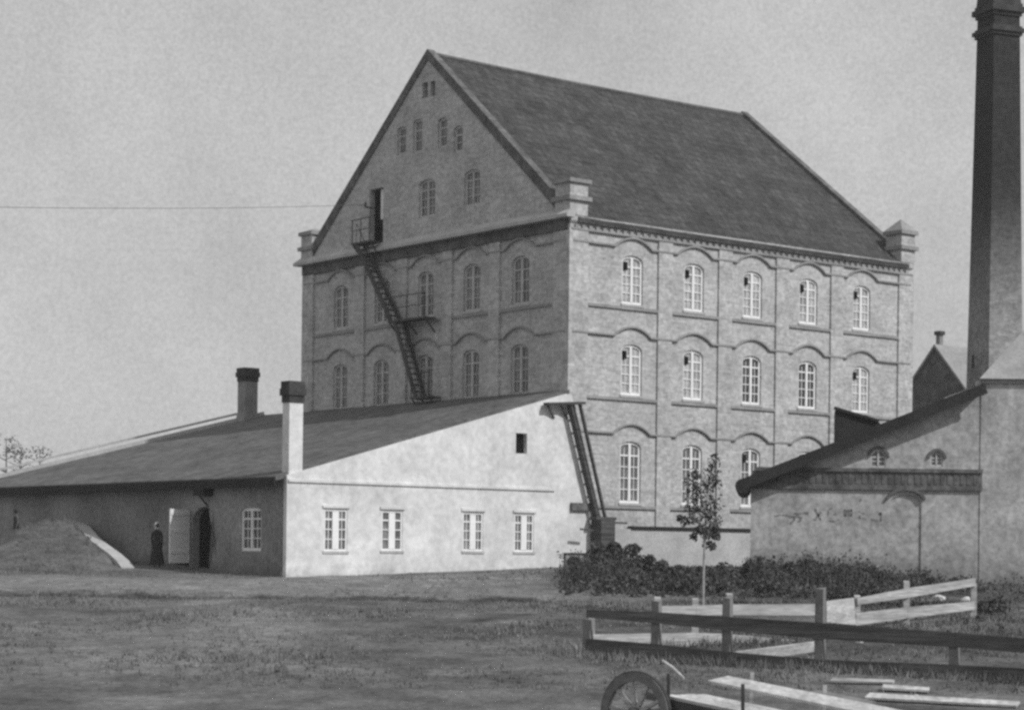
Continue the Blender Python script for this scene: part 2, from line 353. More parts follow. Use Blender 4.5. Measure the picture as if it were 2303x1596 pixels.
# ------------------------------------------------------------------ the mill
ROT = math.atan2(RD.y, RD.x)
mill = thing('mill_building', 'tall gabled brick mill with three storeys of arched windows and steep dark roof', 'mill', (NC.x, NC.y, MZ), ROT)
W_, D_ = 18.0, 19.0
ZC, ZP = 13.1, 20.77                                            # cornice, gable apex (local)
zl = lambda z: z + .6
f_to3 = lambda s_, z, o: Vector((s_, -o, z))                     # long facade (faces -y)
g_to3 = lambda t_, z, o: Vector((-o, t_, z))                     # gable (faces -x)
SX = [3.11 + 3.2 * k for k in range(5)]; GX = [2.9 + 3.05 * k for k in range(5)]
ROWS = [(zl(1.90), zl(4.23)), (zl(5.97), zl(7.90)), (zl(9.40), zl(11.25))]
WW, RI = 1.06, .24
b = B(); b_ = -1.0
fh = [opening(x, WW, a, c, RI) for x in SX for a, c in ROWS]
wall(b, [(0, b_), (D_, b_), (D_, ZC - .05), (0, ZC - .05)], fh, f_to3, .3)
gh = [opening(x, 1.06, a, c, RI) for x in GX for a, c in ROWS[1:]]
# gable windows, placed from the photo
gw = []
for u0, u1, v0, v1, r_ in ((941, 979, 399, 492, .2), (1043, 1080, 377, 466, .2), (893, 914, 282, 350, .12), (928, 950, 265, 346, .12), (984, 1006, 262, 334, .12), (1020, 1041, 280, 345, .12), (950, 962, 184, 222, 0), (968, 979, 181, 218, 0)):
    (ta, za), (tb, zb) = gab(u0, v1), gab(u1, v0)
    gw.append(((ta + tb) / 2, abs(ta - tb), min(za, zb), max(za, zb), r_))
dt, dz0 = gab(846, 512); _, dz1 = gab(846, 424)
gdoor = (dt, 1.0, 13.35, dz1)
gh += [opening(*g) for g in gw] + [opening(*gdoor)]
wall(b, [(0, b_), (W_, b_), (W_, ZC - .05), (9.0, ZP - .25), (0, ZC - .05)], gh, g_to3, .3)
b.poly([(D_, 0, b_), (D_, W_, b_), (D_, W_, ZC - .05), (D_ - 1.0, 9, ZP - .25), (D_, 0, ZC - .05)])
b.poly([(0, W_, b_), (0, W_, ZC - .05), (D_, W_, ZC - .05), (D_, W_, b_)])
b.make('wall', 'brick', mill, fix=False)
for r_, (a, c) in enumerate(ROWS):
    for k, x in enumerate(SX):
        pane, vent = 'blind', False
        if r_ == 2: vent = True
        if (r_, k) == (0, 1): pane = 'glass'
        if r_ == 1: pane = 'glass' if k in (2, 3) else 'blind'; vent = k in (0, 1, 4)
        if r_ == 0: pane = 'mid_glass'; vent = k == 2
        wf = window(mill, f_to3, x, WW, a, c, RI, 5, .14, 'frame', pane, vent, sill=.06, label={'blind': 'arched window with pale clouded panes', 'glass': 'arched window with dark panes', 'mid_glass': 'arched window with grey panes'}[pane])
for r_, (a, c) in enumerate(ROWS[1:]):
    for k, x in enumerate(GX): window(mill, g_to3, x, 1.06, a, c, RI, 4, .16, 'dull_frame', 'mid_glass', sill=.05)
for i, (tc_, w2, a, c, r_) in enumerate(gw):
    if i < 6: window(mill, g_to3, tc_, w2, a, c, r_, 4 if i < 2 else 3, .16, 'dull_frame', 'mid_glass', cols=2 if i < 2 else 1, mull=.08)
    else:
        q = B(); slab(q, tc_ - w2 / 2, tc_ + w2 / 2, a, c, -.27, -.24, g_to3); q.make('louvre_slot', 'hole', mill)
q = B(); slab(q, gdoor[0] - .49, gdoor[0] + .49, gdoor[2], gdoor[3] - .02, -.29, -.26, g_to3); dd = q.make('hoist_door', 'hole', mill)
q = B(); slab(q, gdoor[0] - .5, gdoor[0] - .12, gdoor[2] + 1.0, gdoor[3] - .05, -.2, -.14, g_to3); q.make('door_leaf', 'pale_door', dd)
# pilasters, string courses with hood arches, sill courses, cornices
PIL_S = [1.55 + 3.2 * k for k in range(1, 5)]
for x in PIL_S + [.42, D_ - .42]:
    q = B(); wd = .36 if x in PIL_S else .42
    slab(q, x - wd - (.088 if x < 1 else 0), x + wd + (.07 if x > D_ - 1 else 0), b_, zl(11.9) if x in PIL_S else ZC - .5, .003, .075, f_to3); q.make('pilaster', 'brick', mill)
PIL_G = [1.38 + 3.05 * k for k in range(1, 5)]
for x in PIL_G + [.43, W_ - .43]:
    q = B(); wd = .33 if x in PIL_G else .43
    slab(q, x - wd, x + wd, b_, zl(11.9), .003, .09, g_to3); q.make('pilaster', 'brick', mill)
def hood(centres, top, end0, end1, to3, pil, hw):
    pts = [(end0, top + .25)]
    for c in centres:
        n = 10
        for k in range(n + 1):
            q = -1 + 2 * k / n
            pts.append((c + q * hw, top + .25 + .36 * math.cos(q * math.pi / 2) ** .8))
    pts.append((end1, top + .25)); return pts
for to3, cs, e1, nm in ((f_to3, SX, D_ - .1, 'f'), (g_to3, GX, W_ - .1, 'g')):
    for r_, (a, c) in enumerate(ROWS):
        if nm == 'g' and r_ == 0: continue
        q = B(); band(q, hood(cs, c, .1, e1, to3, None, .92), .07, .10, to3); q.make('hood_course', 'brick_trim', mill)
        q = B(); pl = PIL_S if nm == 'f' else PIL_G; wd = .36 if nm == 'f' else .33
        edges = [.85] + [e for p in pl for e in (p - wd, p + wd)] + [e1 - .75]
        for x0, x1 in zip(edges[::2], edges[1::2]): slab(q, x0 + .01, x1 - .01, a - .22, a - .11, .002, .075, to3)
        q.make('sill_course', 'brick_trim', mill)
q = B()                                                         # corbelled frieze under the eaves
slab(q, .0, D_, zl(11.93), zl(12.0), .003, .10, f_to3)
k = .2
while k < D_ - .2: slab(q, k, k + .16, zl(12.005), zl(12.13), .003, .07, f_to3); k += .34
q.make('frieze', 'brick_trim', mill)
q = B(); slab(q, -.05, D_ + .05, zl(12.2), ZC - .26, .003, .05, f_to3); slab(q, -.08, D_ + .08, ZC - .255, ZC - .06, .003, .085, f_to3); q.make('cornice', 'brick', mill)
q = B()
slab(q, .0, W_, zl(11.92), ZC - .17, .003, .12, g_to3); q.make('shade_stain_frieze', 'band_brick', mill)  # gable frieze kept dark: cornice shadow and staining are put into its colour
q = B()
q.hexa([g_to3(-.28, ZC - .165, .003), g_to3(W_ + .28, ZC - .165, .003), g_to3(W_ + .28, ZC - .165, .40), g_to3(-.28, ZC - .165, .40), g_to3(-.28, ZC + .22, .003), g_to3(W_ + .28, ZC + .22, .003), g_to3(W_ + .28, ZC - .04, .40), g_to3(-.28, ZC - .04, .40)])
q.make('gable_cornice', 'stone', mill)
q = B(); slab(q, 3.0, D_ - .05, zl(.93), zl(1.03), .003, .28, f_to3); q.make('plinth_rail', 'tar', mill)
q = B(); slab(q, .9, D_ - .9, b_, zl(.92), .003, .2, f_to3); q.make('plinth', 'stone', mill)
# roof
SL = (ZP - .18 - (ZC - .02)) / 9.0
q = B()
for sg in (0, 1):
    yy = lambda t_: t_ if sg == 0 else W_ - t_
    e_, rg = -.14, 9.0
    ze, zr = ZC - .02 + SL * e_, ZP - .18
    nu, nv = 44, 14; i0 = len(q.v)
    for lay in (0, -.16):
        for b2 in range(nv + 1):
            f_ = b2 / nv; t_ = e_ + (rg - e_) * f_; z = ze + (zr - ze) * f_; xe = D_ - .3 - 1.0 * max(0, t_) / 9
            for a2 in range(nu + 1):
                x = .3 + (xe - .3) * a2 / nu
                sag = -.07 * math.sin(math.pi * a2 / nu) * (.4 + .6 * f_) + .022 * noise.noise(Vector((x * .9, t_ * .9, sg * 7)))
                q.v.append(Vector((x, yy(t_), z + lay + sag)))
    L1 = (nu + 1) * (nv + 1)
    for b2 in range(nv):
        for a2 in range(nu):
            k = i0 + b2 * (nu + 1) + a2; q.f.append((k, k + 1, k + nu + 2, k + nu + 1)); q.f.append((k + L1, k + L1 + nu + 1, k + L1 + nu + 2, k + L1 + 1))
    for a2 in range(nu): k = i0 + a2; q.f.append((k, k + L1, k + L1 + 1, k + 1))
rf = q.make('roof', 'tile', mill)
q = B(); q.tube([(.3 + (D_ - 1.6) * k / 12, 9, ZP - .17 - .07 * math.sin(math.pi * k / 12)) for k in range(13)], .11, 8); q.make('ridge_tile', 'lean_tile', rf)
for x in (-.06, D_ - .3):                                       # gable copings
    q = B(); wd = .36
    for sg in (0, 1):
        yy = lambda t_: t_ if sg == 0 else W_ - t_
        z0, z1 = ZC + .68, ZP - .1; t0 = .75
        xa = x - (1.0 if x > 5 else 0)
        q.hexa([(x, yy(t0), z0 - .45), (x + wd, yy(t0), z0 - .45), (xa + wd, yy(9), z1 - .3), (xa, yy(9), z1 - .3), (x, yy(t0), z0 + .1), (x + wd, yy(t0), z0 + .1), (xa + wd, yy(9), z1 + .12), (xa, yy(9), z1 + .12)])
    q.make('gable_coping', 'band_brick', mill)
def pedestal(x0, y0, peak):
    q = B(); w2 = .86; h0 = ZC + .0
    q.box(x0, x0 + w2, y0, y0 + w2, h0 - .04, h0 + 1.15); pd = q.make('corner_pier', 'brick', mill)
    q = B(); q.box(x0 - .12, x0 + w2 + .12, y0 - .12, y0 + w2 + .12, h0 + .5, h0 + .66); q.box(x0 - .1, x0 + w2 + .1, y0 - .1, y0 + w2 + .1, h0 + 1.155, h0 + 1.3)
    cx, cy = x0 + w2 / 2, y0 + w2 / 2
    z = h0 + 1.305; e = w2 / 2 + .1
    top = (cx, cy, z + peak)
    for p, r_ in (((-e, -e), (e, -e)), ((e, -e), (e, e)), ((e, e), (-e, e)), ((-e, e), (-e, -e))): q.poly([(cx + p[0], cy + p[1], z), (cx + r_[0], cy + r_[1], z), top])
    q.make('pier_cap', 'brick_trim', pd)
for x0, y0, pk in ((-.1, -.1, .12), (-.1, W_ - .76, .2), (D_ - .76, -.1, .55), (D_ - .76, W_ - .76, .55)): pedestal(x0, y0, pk)
# iron fire stair on the gable
st = thing('fire_stair', 'dark iron fire stair zigzagging down the shaded mill gable', 'stair', (NC.x, NC.y, MZ), ROT)
def flight(a, c, name='stair_flight'):
    q = B(); (ta, za), (tb, zb) = a, c
    for o in (.2, .68): q.bar(g_to3(ta, za, o), g_to3(tb, zb, o), .06, .2)
    n = max(4, int(abs(za - zb) / .24))
    for k in range(1, n):
        f_ = k / n; t_, z = ta + (tb - ta) * f_, za + (zb - za) * f_
        slab(q, t_ - .12, t_ + .12, z - .02, z + .02, .23, .65, g_to3)
    q.tube([g_to3(ta, za + .85, .68), g_to3(tb, zb + .85, .68)], .018, 6)
    for k in range(0, 5):
        f_ = k / 4; q.tube([g_to3(ta + (tb - ta) * f_, za + (zb - za) * f_, .68), g_to3(ta + (tb - ta) * f_, za + (zb - za) * f_ + .85, .68)], .014, 5)
    q.make(name, 'stair_iron', st)
def landing(t0, t1, z):
    q = B(); slab(q, t0, t1, z - .08, z, .16, .75, g_to3)
    for t_ in (t0 + .05, (t0 + t1) / 2, t1 - .05):
        q.tube([g_to3(t_, z, 0.72), g_to3(t_, z + .95, 0.72)], .022, 5); q.bar(g_to3(t_, z - .1, .66), g_to3(t_, z - .6, .17), .05, .06)
    q.tube([g_to3(t0, z + .95, 0.72), g_to3(t1, z + .95, 0.72)], .026, 5); q.tube([g_to3(t0, z + .5, 0.72), g_to3(t1, z + .5, 0.72)], .018, 5)
    q.make('landing', 'stair_iron', st)
p0 = gab(832, 540, .45); p1 = gab(893, 722, .45); p2 = gab(968, 716, .45); p3 = gab(901, 735, .45); p4 = gab(945, 893, .45)
zl_ = p1[1]
landing(gdoor[0] - .6, gdoor[0] + .75, 13.36)
flight((gdoor[0] + .45, 13.3), (p1[0] + .1, zl_)); landing(p2[0], p1[0] + .25, zl_)
flight((p3[0] + .1, zl_ - .05), (p4[0], p4[1])); landing(p4[0] - 1.0, p4[0] + .3, p4[1])
# wire bracket and overhead wire
wire_a = NC + LD * (gab(842, 463)[0]) - RD * .45; wire_a.z = MZ + gab(842, 463)[1]
q = B(); c = NC + LD * gab(842, 463)[0]; c.z = wire_a.z - .1
q.bar(c, wire_a - Vector((0, 0, .1)), .05, .05); q.tube([wire_a - Vector((0, 0, .1)), wire_a + Vector((0, 0, .12))], [.05, .03], 6)
wb = at(-120, 464, 60)
q2 = B(); pts = []
for k in range(17):
    f_ = k / 16; p = wire_a.lerp(wb, f_); p.z -= .10 * 4 * f_ * (1 - f_); pts.append(p)
q2.tube(pts, .009, 5)
tag(q2.make('overhead_wire', 'cloth_mid'), 'thin wire running across the sky to the mill gable', 'wire')
tag(q.make('wire_bracket', 'iron'), 'small iron bracket holding the wire on the mill gable', 'bracket')

# ------------------------------------------------------------------ annex (lean-to with the white end wall)
anx = thing('annex_building', 'low lean-to annex with whitewashed end wall and long dark roof below the mill gable', 'annex', (ANX.x, ANX.y, MZ), ROT)
e_to3 = lambda x, z, o: Vector((x, -o, z)); s_to3 = lambda t_, z, o: Vector((-o, t_, z))
XR = 12.29; EZ = zl(2.36); TZ = zl(5.86); RSL = (TZ - EZ) / XR
b = B()
ew = []
for u0, u1, v0, v1 in ((722, 775, 1146, 1238), (851, 899, 1149, 1237), (1033.5, 1080, 1153, 1238), (1149.5, 1194, 1156, 1239.5)):
    xa, za = aend(u0, v1); xb, zb = aend(u1, v0); ew.append(((xa + xb) / 2, xb - xa, za, zb))
xa, za = aend(1153, 1019); xb, zb = aend(1178.5, 975); vent = ((xa + xb) / 2, xb - xa, za, zb)
bx0, bz0 = aend(1279, 888); bx1, bz1 = aend(1296, 985); bx2, bz2 = aend(1318, 1130)
outer = [(0, -1.2), (12.0, -1.2), (12.0, .6), (bx2, .6), (bx2, bz2), (bx1, bz1), (bx0, bz0), (XR - .25, bz0 + .02), (0, EZ + .1)]
eo = lambda x, z, o: e_to3(x, z, o + .18)
wall(b, outer, [opening(*g) for g in ew] + [opening(*vent)], eo, .25)
n = len(outer)
for k in range(n):
    (x0, z0), (x1, z1) = outer[k], outer[(k + 1) % n]; b.poly([eo(x0, z0, 0), eo(x1, z1, 0), eo(x1, z1, -.18 - .12), eo(x0, z0, -.18 - .12)])
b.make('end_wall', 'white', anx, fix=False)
for xc, ww, a, c in ew:
    q = B(); slab(q, xc - ww / 2 - .08, xc + ww / 2 + .08, c + .05, c + .14, .002, .05, eo); q.make('window_lintel', 'white', anx)
    window(anx, eo, xc, ww, a, c, 0, 4, .10, 'frame', 'mid_glass', mull=.26, sill=.03, fw=.06)
q = B(); slab(q, vent[0] - vent[1] / 2, vent[0] + vent[1] / 2, vent[2], vent[3], -.24, -.2, eo); q.make('vent_opening', 'hole', anx)
q = B(); x0, z0 = aend(641, 1083); x1, z1 = aend(1240, 1104); band(q, [(x0, z0), (x1, z1)], .09, .06, eo); q.make('wall_ledge', 'white', anx)
q = B(); xs = [aend(u, 1100)[0] for u in (724, 851, 1033, 1149)]

q = B(); xa, za = aend(1275, 1147); xb, zb = aend(1318, 1131); slab(q, xa, xb, za, zb, -.1, .12, eo); q.make('stone_lintel', 'band_brick', anx)
# side wall
(d0, dzb), (d1, dzt) = asd(432, 1298), asd(487, 1138)
(w0, wzb), (w1, wzt) = asd(541, 1238), asd(588, 1140)
(l0, lzb), (l1, lzt) = asd(425, 1292), asd(396, 1146)
hs = [opening((d0 + d1) / 2, abs(d0 - d1), dzb, dzt, .55), opening((w0 + w1) / 2, abs(w0 - w1), wzb, wzt, .12), opening((l0 + l1) / 2, abs(l0 - l1), lzb, lzt, .1)]
YV0, YV1 = 21.2, 25.2
b = B(); wall(b, [(0.02, -1.4), (YV1 + .2, -1.4), (YV1 + .2, EZ - .02), (0.02, EZ - .02)], hs, s_to3, .3)
b.poly([(0, YV1 + .2, -1), (0, YV1 + .2, EZ - .05), (XR, YV0 - .1, TZ - .12), (XR, YV0 - .1, -1)])
b.poly([(XR, 18, -1), (XR, YV0 - .1, -1), (XR, YV0 - .1, TZ - .12), (XR, 18, TZ - .12)])
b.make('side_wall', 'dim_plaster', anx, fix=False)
window(anx, s_to3, (w0 + w1) / 2, abs(w0 - w1), wzb, wzt, .12, 4, .12, 'frame', 'glass', fw=.1)
q = B(); slab(q, (d0 + d1) / 2 - abs(d0 - d1) / 2, (d0 + d1) / 2 + abs(d0 - d1) / 2, dzb, dzt, -.32, -.28, s_to3); dw = q.make('arched_doorway', 'hole', anx)
q = B(); lp = [p for p in opening((d0 + d1) / 2, abs(d0 - d1) - .04, dzb + .05, dzt - .04, .5) if p[0] <= (d0 + d1) / 2 + .01]
lp = [(min(x, (d0 + d1) / 2 - .02), z) for x, z in lp]; lp = [((d0 + d1) / 2 - .02, dzb + .05)] + lp
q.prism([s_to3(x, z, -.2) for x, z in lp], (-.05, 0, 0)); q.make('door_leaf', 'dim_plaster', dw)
q = B(); slab(q, (l0 + l1) / 2 - abs(l0 - l1) / 2, (l0 + l1) / 2 + abs(l0 - l1) / 2, lzb, lzt, -.32, -.28, s_to3); ld = q.make('side_doorway', 'hole', anx)
q = B(); yh = min(l0, l1); zt_ = asd(425, 1146)[1]
q.hexa([(-.02, yh - .05, lzb + .42), (-.98, yh - .35, lzb + .42), (-.98, yh - .29, lzb + .42), (-.02, yh + .01, lzb + .42), (-.02, yh - .05, zt_), (-.98, yh - .35, zt_ + .02), (-.98, yh - .29, zt_ + .02), (-.02, yh + .01, zt_)])
q.make('open_door', 'pale_door', ld)
q = B()
for zz in (.75, 1.5, 2.1): q.hexa([(-.06, yh - .085, lzb + zz), (-.94, yh - .36, lzb + zz), (-.94, yh - .33, lzb + zz), (-.06, yh - .06, lzb + zz), (-.06, yh - .085, lzb + zz + .1), (-.94, yh - .36, lzb + zz + .1), (-.94, yh - .33, lzb + zz + .1), (-.06, yh - .06, lzb + zz + .1)])
q.make('door_batten', 'pale_door', ld)
q = B(); q.box(-1.15, -.01, yh - .75, yh + .85, -1.4, lzb + .02); q.box(-.75, -.01, yh - .55, yh + .8, lzb + .022, lzb + .2); q.make('door_step', 'stone', anx)
ta, za = asd(480, 1121); tb, zb = asd(457, 1106)
q = B(); slab(q, ta, tb, za + .1, zb + .08, .01, .42, s_to3); q.bar(s_to3((ta + tb) / 2, za + .1, .35), s_to3((ta + tb) / 2, za - .25, .02), .05, .05); q.make('door_hood', 'tar', anx)
# roof, eaves board, verge coping
b = B(); ov = .4
zE = EZ - ov * RSL
b.hexa([(-ov, -.1, zE + .02), (XR - .02, -.1, TZ + .0), (XR - .02, YV0, TZ + .0), (-ov, YV1 + .6, zE + .02), (-ov, -.1, zE + .17), (XR - .02, -.1, TZ + .15), (XR - .02, YV0, TZ + .15), (-ov, YV1 + .6, zE + .17)])
lr = b.make('roof', 'lean_tile', anx)
q = B(); q.box(-ov - .05, -ov - .003, -.12, YV1 + .55, zE - .16, zE + .12); q.make('eaves_board', 'tar', lr)
q = B(); a0 = Vector((-ov, YV1 + .55, zE + .22)); a1 = Vector((XR, YV0, TZ + .2)); q.bar(a0, a1, .34, .2); q.bar(a0 + Vector((.2, .75, .30)), a1 + Vector((0, .75, .22)), .12, .1); q.make('verge_coping', 'stone', lr)
def stack(x, y, wx, wy, z0, z1, capz, mt, flare=0):
    q = B(); q.box(x - wx / 2, x + wx / 2, y - wy / 2, y + wy / 2, z0, capz)
    if flare: q.hexa([(x + sx * (wx / 2 + (flare if k == 0 else .003)), y + sy * (wy / 2 + (flare if k == 0 else .003)), z0 + (0 if k == 0 else .9)) for k in (0, 1) for sx, sy in ((-1, -1), (1, -1), (1, 1), (-1, 1))])
    c_ = q.make('chimney', mt, anx); q = B(); h = (z1 - capz) / 3
    for k, e in enumerate((.03, .08, .05)): q.box(x - wx / 2 - e, x + wx / 2 + e, y - wy / 2 - e, y + wy / 2 + e, capz + h * k + .001 * k, capz + h * (k + 1))
    q.make('chimney_cap', 'flue_cap', c_)
stack(11.45, 21.2, .66, .62, TZ - .7, zl(8.05), zl(7.45), 'flue', .16)
x0, _ = aend(645, 950); x1, _ = aend(679, 950); zt0 = aend(660, 857)[1]; zc0 = aend(660, 905)[1]
stack((x0 + x1) / 2 + .0, .10, (x1 - x0) * .9, .42, EZ, zt0, zc0, 'white')

# ------------------------------------------------------------------ coal chute and its post
ch = thing('coal_chute', 'steep dark timber chute leaning from the top of the white wall to a post', 'chute', (ANX.x, ANX.y, MZ), ROT)
def onf(u, v, o):
    q_ = on_plane(u, v, ANX - LD * o, LD) - ANX; return Vector((q_.dot(RD), -o, q_.z - MZ))
A0, A1 = onf(1281, 908, .42), onf(1342, 1168, .42)
B0, B1 = onf(1304, 908, .42), onf(1362, 1168, .42)
q = B(); q.bar(A0, A1, .10, .24, up=Vector((0, -1, 0))); q.make('stringer', 'old_wood', ch)
q = B(); q.bar(B0, B1, .08, .12, up=Vector((0, -1, 0))); q.make('stringer', 'old_wood', ch)
C0, C1 = onf(1290, 910, .38), onf(1349, 1166, .38)
q = B(); q.bar(C0, C1, .05, .08, up=Vector((0, -1, 0))); q.make('stringer', 'old_wood', ch)
q = B()
for k in range(1, 9):
    f_ = k / 9; q.bar(A0.lerp(A1, f_) + Vector((0, .1, 0)), C0.lerp(C1, f_) + Vector((0, .1, 0)), .05, .05)
q.make('cross_batten', 'old_wood', ch)
q = B(); p = onf(1228, 908, .42); r_ = onf(1312, 906, .42); q.bar(p, r_, .3, .1)
for u in (1232, 1262): t_ = onf(u, 912, .42); s2 = onf(u + 14, 940, .2); q.bar(t_, s2, .06, .06)
q.make('top_platform', 'old_wood', ch)
q = B(); p = onf(1353, 1168, .42); q.box(p.x - .34, p.x + .34, -.8, -.22, -1.2, p.z - .02); q.box(p.x - .5, p.x + .5, -.7, -.3, p.z - .015, p.z + .1); q.make('foot_post', 'old_wood', ch)
q = B(); p = onf(1330, 1185, .6); r_ = onf(1400, 1178, .6); q.bar(onf(1305, 1189, .7), onf(1333, 1192, .7), .06, .07); q.bar(onf(1372, 1174, .7), onf(1410, 1176, .7), .06, .07); q.make('cross_arm', 'old_wood', ch)

# ------------------------------------------------------------------ right-hand shed, wing, tall chimney, far house
SY = 70.0; sc = SY / F
def sh(u, v): q_ = at(u, v, SY); return (q_.x, q_.z)
shed = thing('low_shed', 'grey plastered shed with sloping tarred roof edge and brick cornice, right of the mill', 'shed', (0, SY, 0))
w_to3 = lambda x, z, o: Vector((x, -o, z))
xl, xr = sh(1689, 1100)[0], sh(2209, 1000)[0]; zb_ = ground(10, SY) - .8
lo_v = sh(1689, 1075)[1]; hi_v = sh(2209, 868)[1]
def slope_z(x): return lo_v + (hi_v - lo_v) * (x - xl) / (xr - xl)
hw = []
for uc, vb, vt, wpx in ((1975, 1050, 1010, 34), (2106, 1048, 1016, 28)):
    x, za = sh(uc, vb); _, zt = sh(uc, vt); hw.append((x, wpx * sc, za, zt))
ga = sh(1995, 1300); gb = sh(2076, 1104)
gate = ((ga[0] + gb[0]) / 2, gb[0] - ga[0] - .1, zb_ + .05, gb[1] - .12, .32)
b = B(); wall(b, [(xl, zb_), (xr, zb_), (xr, hi_v - .1), (xl, lo_v - .1)], [opening(h[0], h[1], h[2], h[3], h[1] / 2) for h in hw] + [opening(*gate)], w_to3, .22)
SK = .7                                                        # the shed's plan is skewed
b.poly([(xl, 0, zb_), (xl + SK, 5, zb_), (xl + SK, 5, lo_v - .1), (xl, 0, lo_v - .1)]); b.poly([(xr, 0, zb_), (xr + SK, 5, zb_), (xr + SK, 5, hi_v - .1), (xr, 0, hi_v - .1)])
b.poly([(xl + SK, 5, zb_), (xr + SK, 5, zb_), (xr + SK, 5, hi_v - .1), (xl + SK, 5, lo_v - .1)])
b.make('wall', 'grey_plaster', shed, fix=False)
q = B(); q.poly([w_to3(x, z, -.05) for x, z in opening(gate[0], gate[1] + .02, gate[2], gate[3] + .01, gate[4])]); q.make('blocked_gateway', 'grey_plaster', shed)
q = B()
for k in range(10):
    a0, a1 = math.pi * (.08 + .84 * k / 10), math.pi * (.08 + .84 * (k + 1) / 10)
    hw_ = gate[1] / 2 + .06; z0 = gate[3] - .28
    p = [(gate[0] + (hw_ + e) * math.cos(a), z0 + (.42 + e) * math.sin(a)) for a, e in ((a0, 0), (a1, 0), (a1, .1), (a0, .1))]
    q.hexa([w_to3(x, z, .003) for x, z in p] + [w_to3(x, z, .1) for x, z in p])
q.make('hood_arch', 'band_brick', shed)
for x, ww, a, c in hw:
    window(shed, w_to3, x, ww, a, c, ww / 2, 3, .1, 'dull_frame', 'mid_glass', mull=.05, fw=.05)
    q = B()
    for k in range(8):
        a0, a1 = math.pi * k / 8, math.pi * (k + 1) / 8
        p = [(x + (ww / 2 + e) * math.cos(t_), c - ww / 2 + (ww / 2 + e) * math.sin(t_)) for t_, e in ((a0, .02), (a1, .02), (a1, .12), (a0, .12))]
        q.hexa([w_to3(*pp, .003) for pp in p] + [w_to3(*pp, .06) for pp in p])
    q.make('window_hood', 'band_brick', shed)
zc1, zc2 = sh(1900, 1052)[1], sh(1900, 1100)[1]
q = B()
xs_ = xl + .02
slab(q, xl - .0, xr, zc2, zc2 + .12, .003, .09, w_to3); slab(q, xl + .15, xr, zc1 - .12, zc1, .003, .12, w_to3)
slab(q, xl, xr, zc2 + .122, zc1 - .122, .003, .05, w_to3)
k = xl + .2
while k < xr - .2: slab(q, k, k + .11, zc2 + .2, zc1 - .2, .052, .068, w_to3); k += .22
q.make('brick_cornice', 'band_brick', shed)
# worn painted letters and a stain on the wall, too far gone to read
def strokes(segs):
    q_ = B()
    for u0, v0, u1, v1, t_ in segs:
        (x0, z0), (x1, z1) = sh(u0, v0), sh(u1, v1)
        dx, dz = x1 - x0, z1 - z0; L_ = math.hypot(dx, dz) or 1; nx_, nz_ = -dz / L_ * t_ * sc / 2, dx / L_ * t_ * sc / 2
        n = max(2, int(L_ / .06)); lo_, hi_ = [], []
        for k in range(n + 1):                                   # ragged, half worn away strokes
            f_ = k / n; a_, c_ = random.uniform(.35, 1.25), random.uniform(.35, 1.25)
            lo_.append(w_to3(x0 + dx * f_ - nx_ * a_, z0 + dz * f_ - nz_ * a_, .004)); hi_.append(w_to3(x0 + dx * f_ + nx_ * c_, z0 + dz * f_ + nz_ * c_, .004))
        for k in range(n): q_.poly([lo_[k], lo_[k + 1], hi_[k + 1], hi_[k]])
    return q_
for sg in ([(1740, 1160, 1760, 1158, 4), (1760, 1158, 1786, 1162, 6), (1784, 1155, 1818, 1153, 6)], [(1778, 1178, 1790, 1160, 6), (1790, 1160, 1800, 1160, 8), (1796, 1174, 1804, 1162, 5)],
           [(1832, 1143, 1846, 1170, 5), (1846, 1150, 1831, 1170, 6)], [(1873, 1140, 1863, 1146, 3), (1863, 1146, 1862, 1160, 4), (1864, 1170, 1876, 1173, 3), (1876, 1173, 1886, 1168, 3), (1874, 1156, 1882, 1156, 7)],
           [(1899, 1147, 1916, 1147, 5), (1899, 1159, 1916, 1159, 5), (1900, 1145, 1900, 1161, 5), (1915, 1145, 1915, 1161, 5), (1903, 1153, 1912, 1153, 8)],
           [(1932, 1150, 1944, 1155, 6), (1935, 1158, 1933, 1165, 4), (1933, 1165, 1948, 1166, 5)], [(1960, 1168, 1982, 1171, 5), (1982, 1171, 1980, 1152, 5), (1975, 1155, 1984, 1155, 6)], [(1931, 1124, 1938, 1124, 6)]):
    strokes(sg).make('painted_letter', 'mark', shed)
# roof: extends back along the line of sight, so its edge reads as one dark band
b = B(); x0 = xl - 20 * sc; z0 = slope_z(x0); ovh = .5
b.hexa([(x0, -ovh, z0 - .14), (xr - .02, -ovh, hi_v - .14), (xr + SK, 5.2, hi_v - .14), (x0 + SK, 5.2, z0 - .14), (x0, -ovh, z0 + .02), (xr - .02, -ovh, hi_v + .02), (xr + SK, 5.2, hi_v + .02), (x0 + SK, 5.2, z0 + .02)])
sr_ = b.make('roof', 'tar', shed)
q = B(); q.bar((x0 - .05, -ovh - .035, z0 - .1), (xr - .02, -ovh - .035, hi_v - .11), .06, .36); q.make('verge_board', 'tar', sr_)
q = B(); q.tube([(x0 - .06, -ovh - .15, z0 - .16), (x0 - .06 + SK, 5.2, z0 - .16)], .25, 12); q.make('gutter', 'tar', sr_)
q = B(); dx0, dzt_ = sh(1885, 917); dx1, dz1_ = sh(1983, 948)
q.prism([(dx0, .6, slope_z(dx0) - .05), (dx1 + .15, .6, slope_z(dx1 + .15) - .02), (dx1, .6, dz1_ + .03), (dx0, .6, dzt_)], (.3, 2.2, 0)); dm = q.make('roof_hatch', 'tar', sr_)
q = B(); q.bar((dx0 - .05, .55, dzt_ + .04), (dx1, .55, dz1_ + .06), .08, .1); q.make('hatch_edge', 'tar', dm)

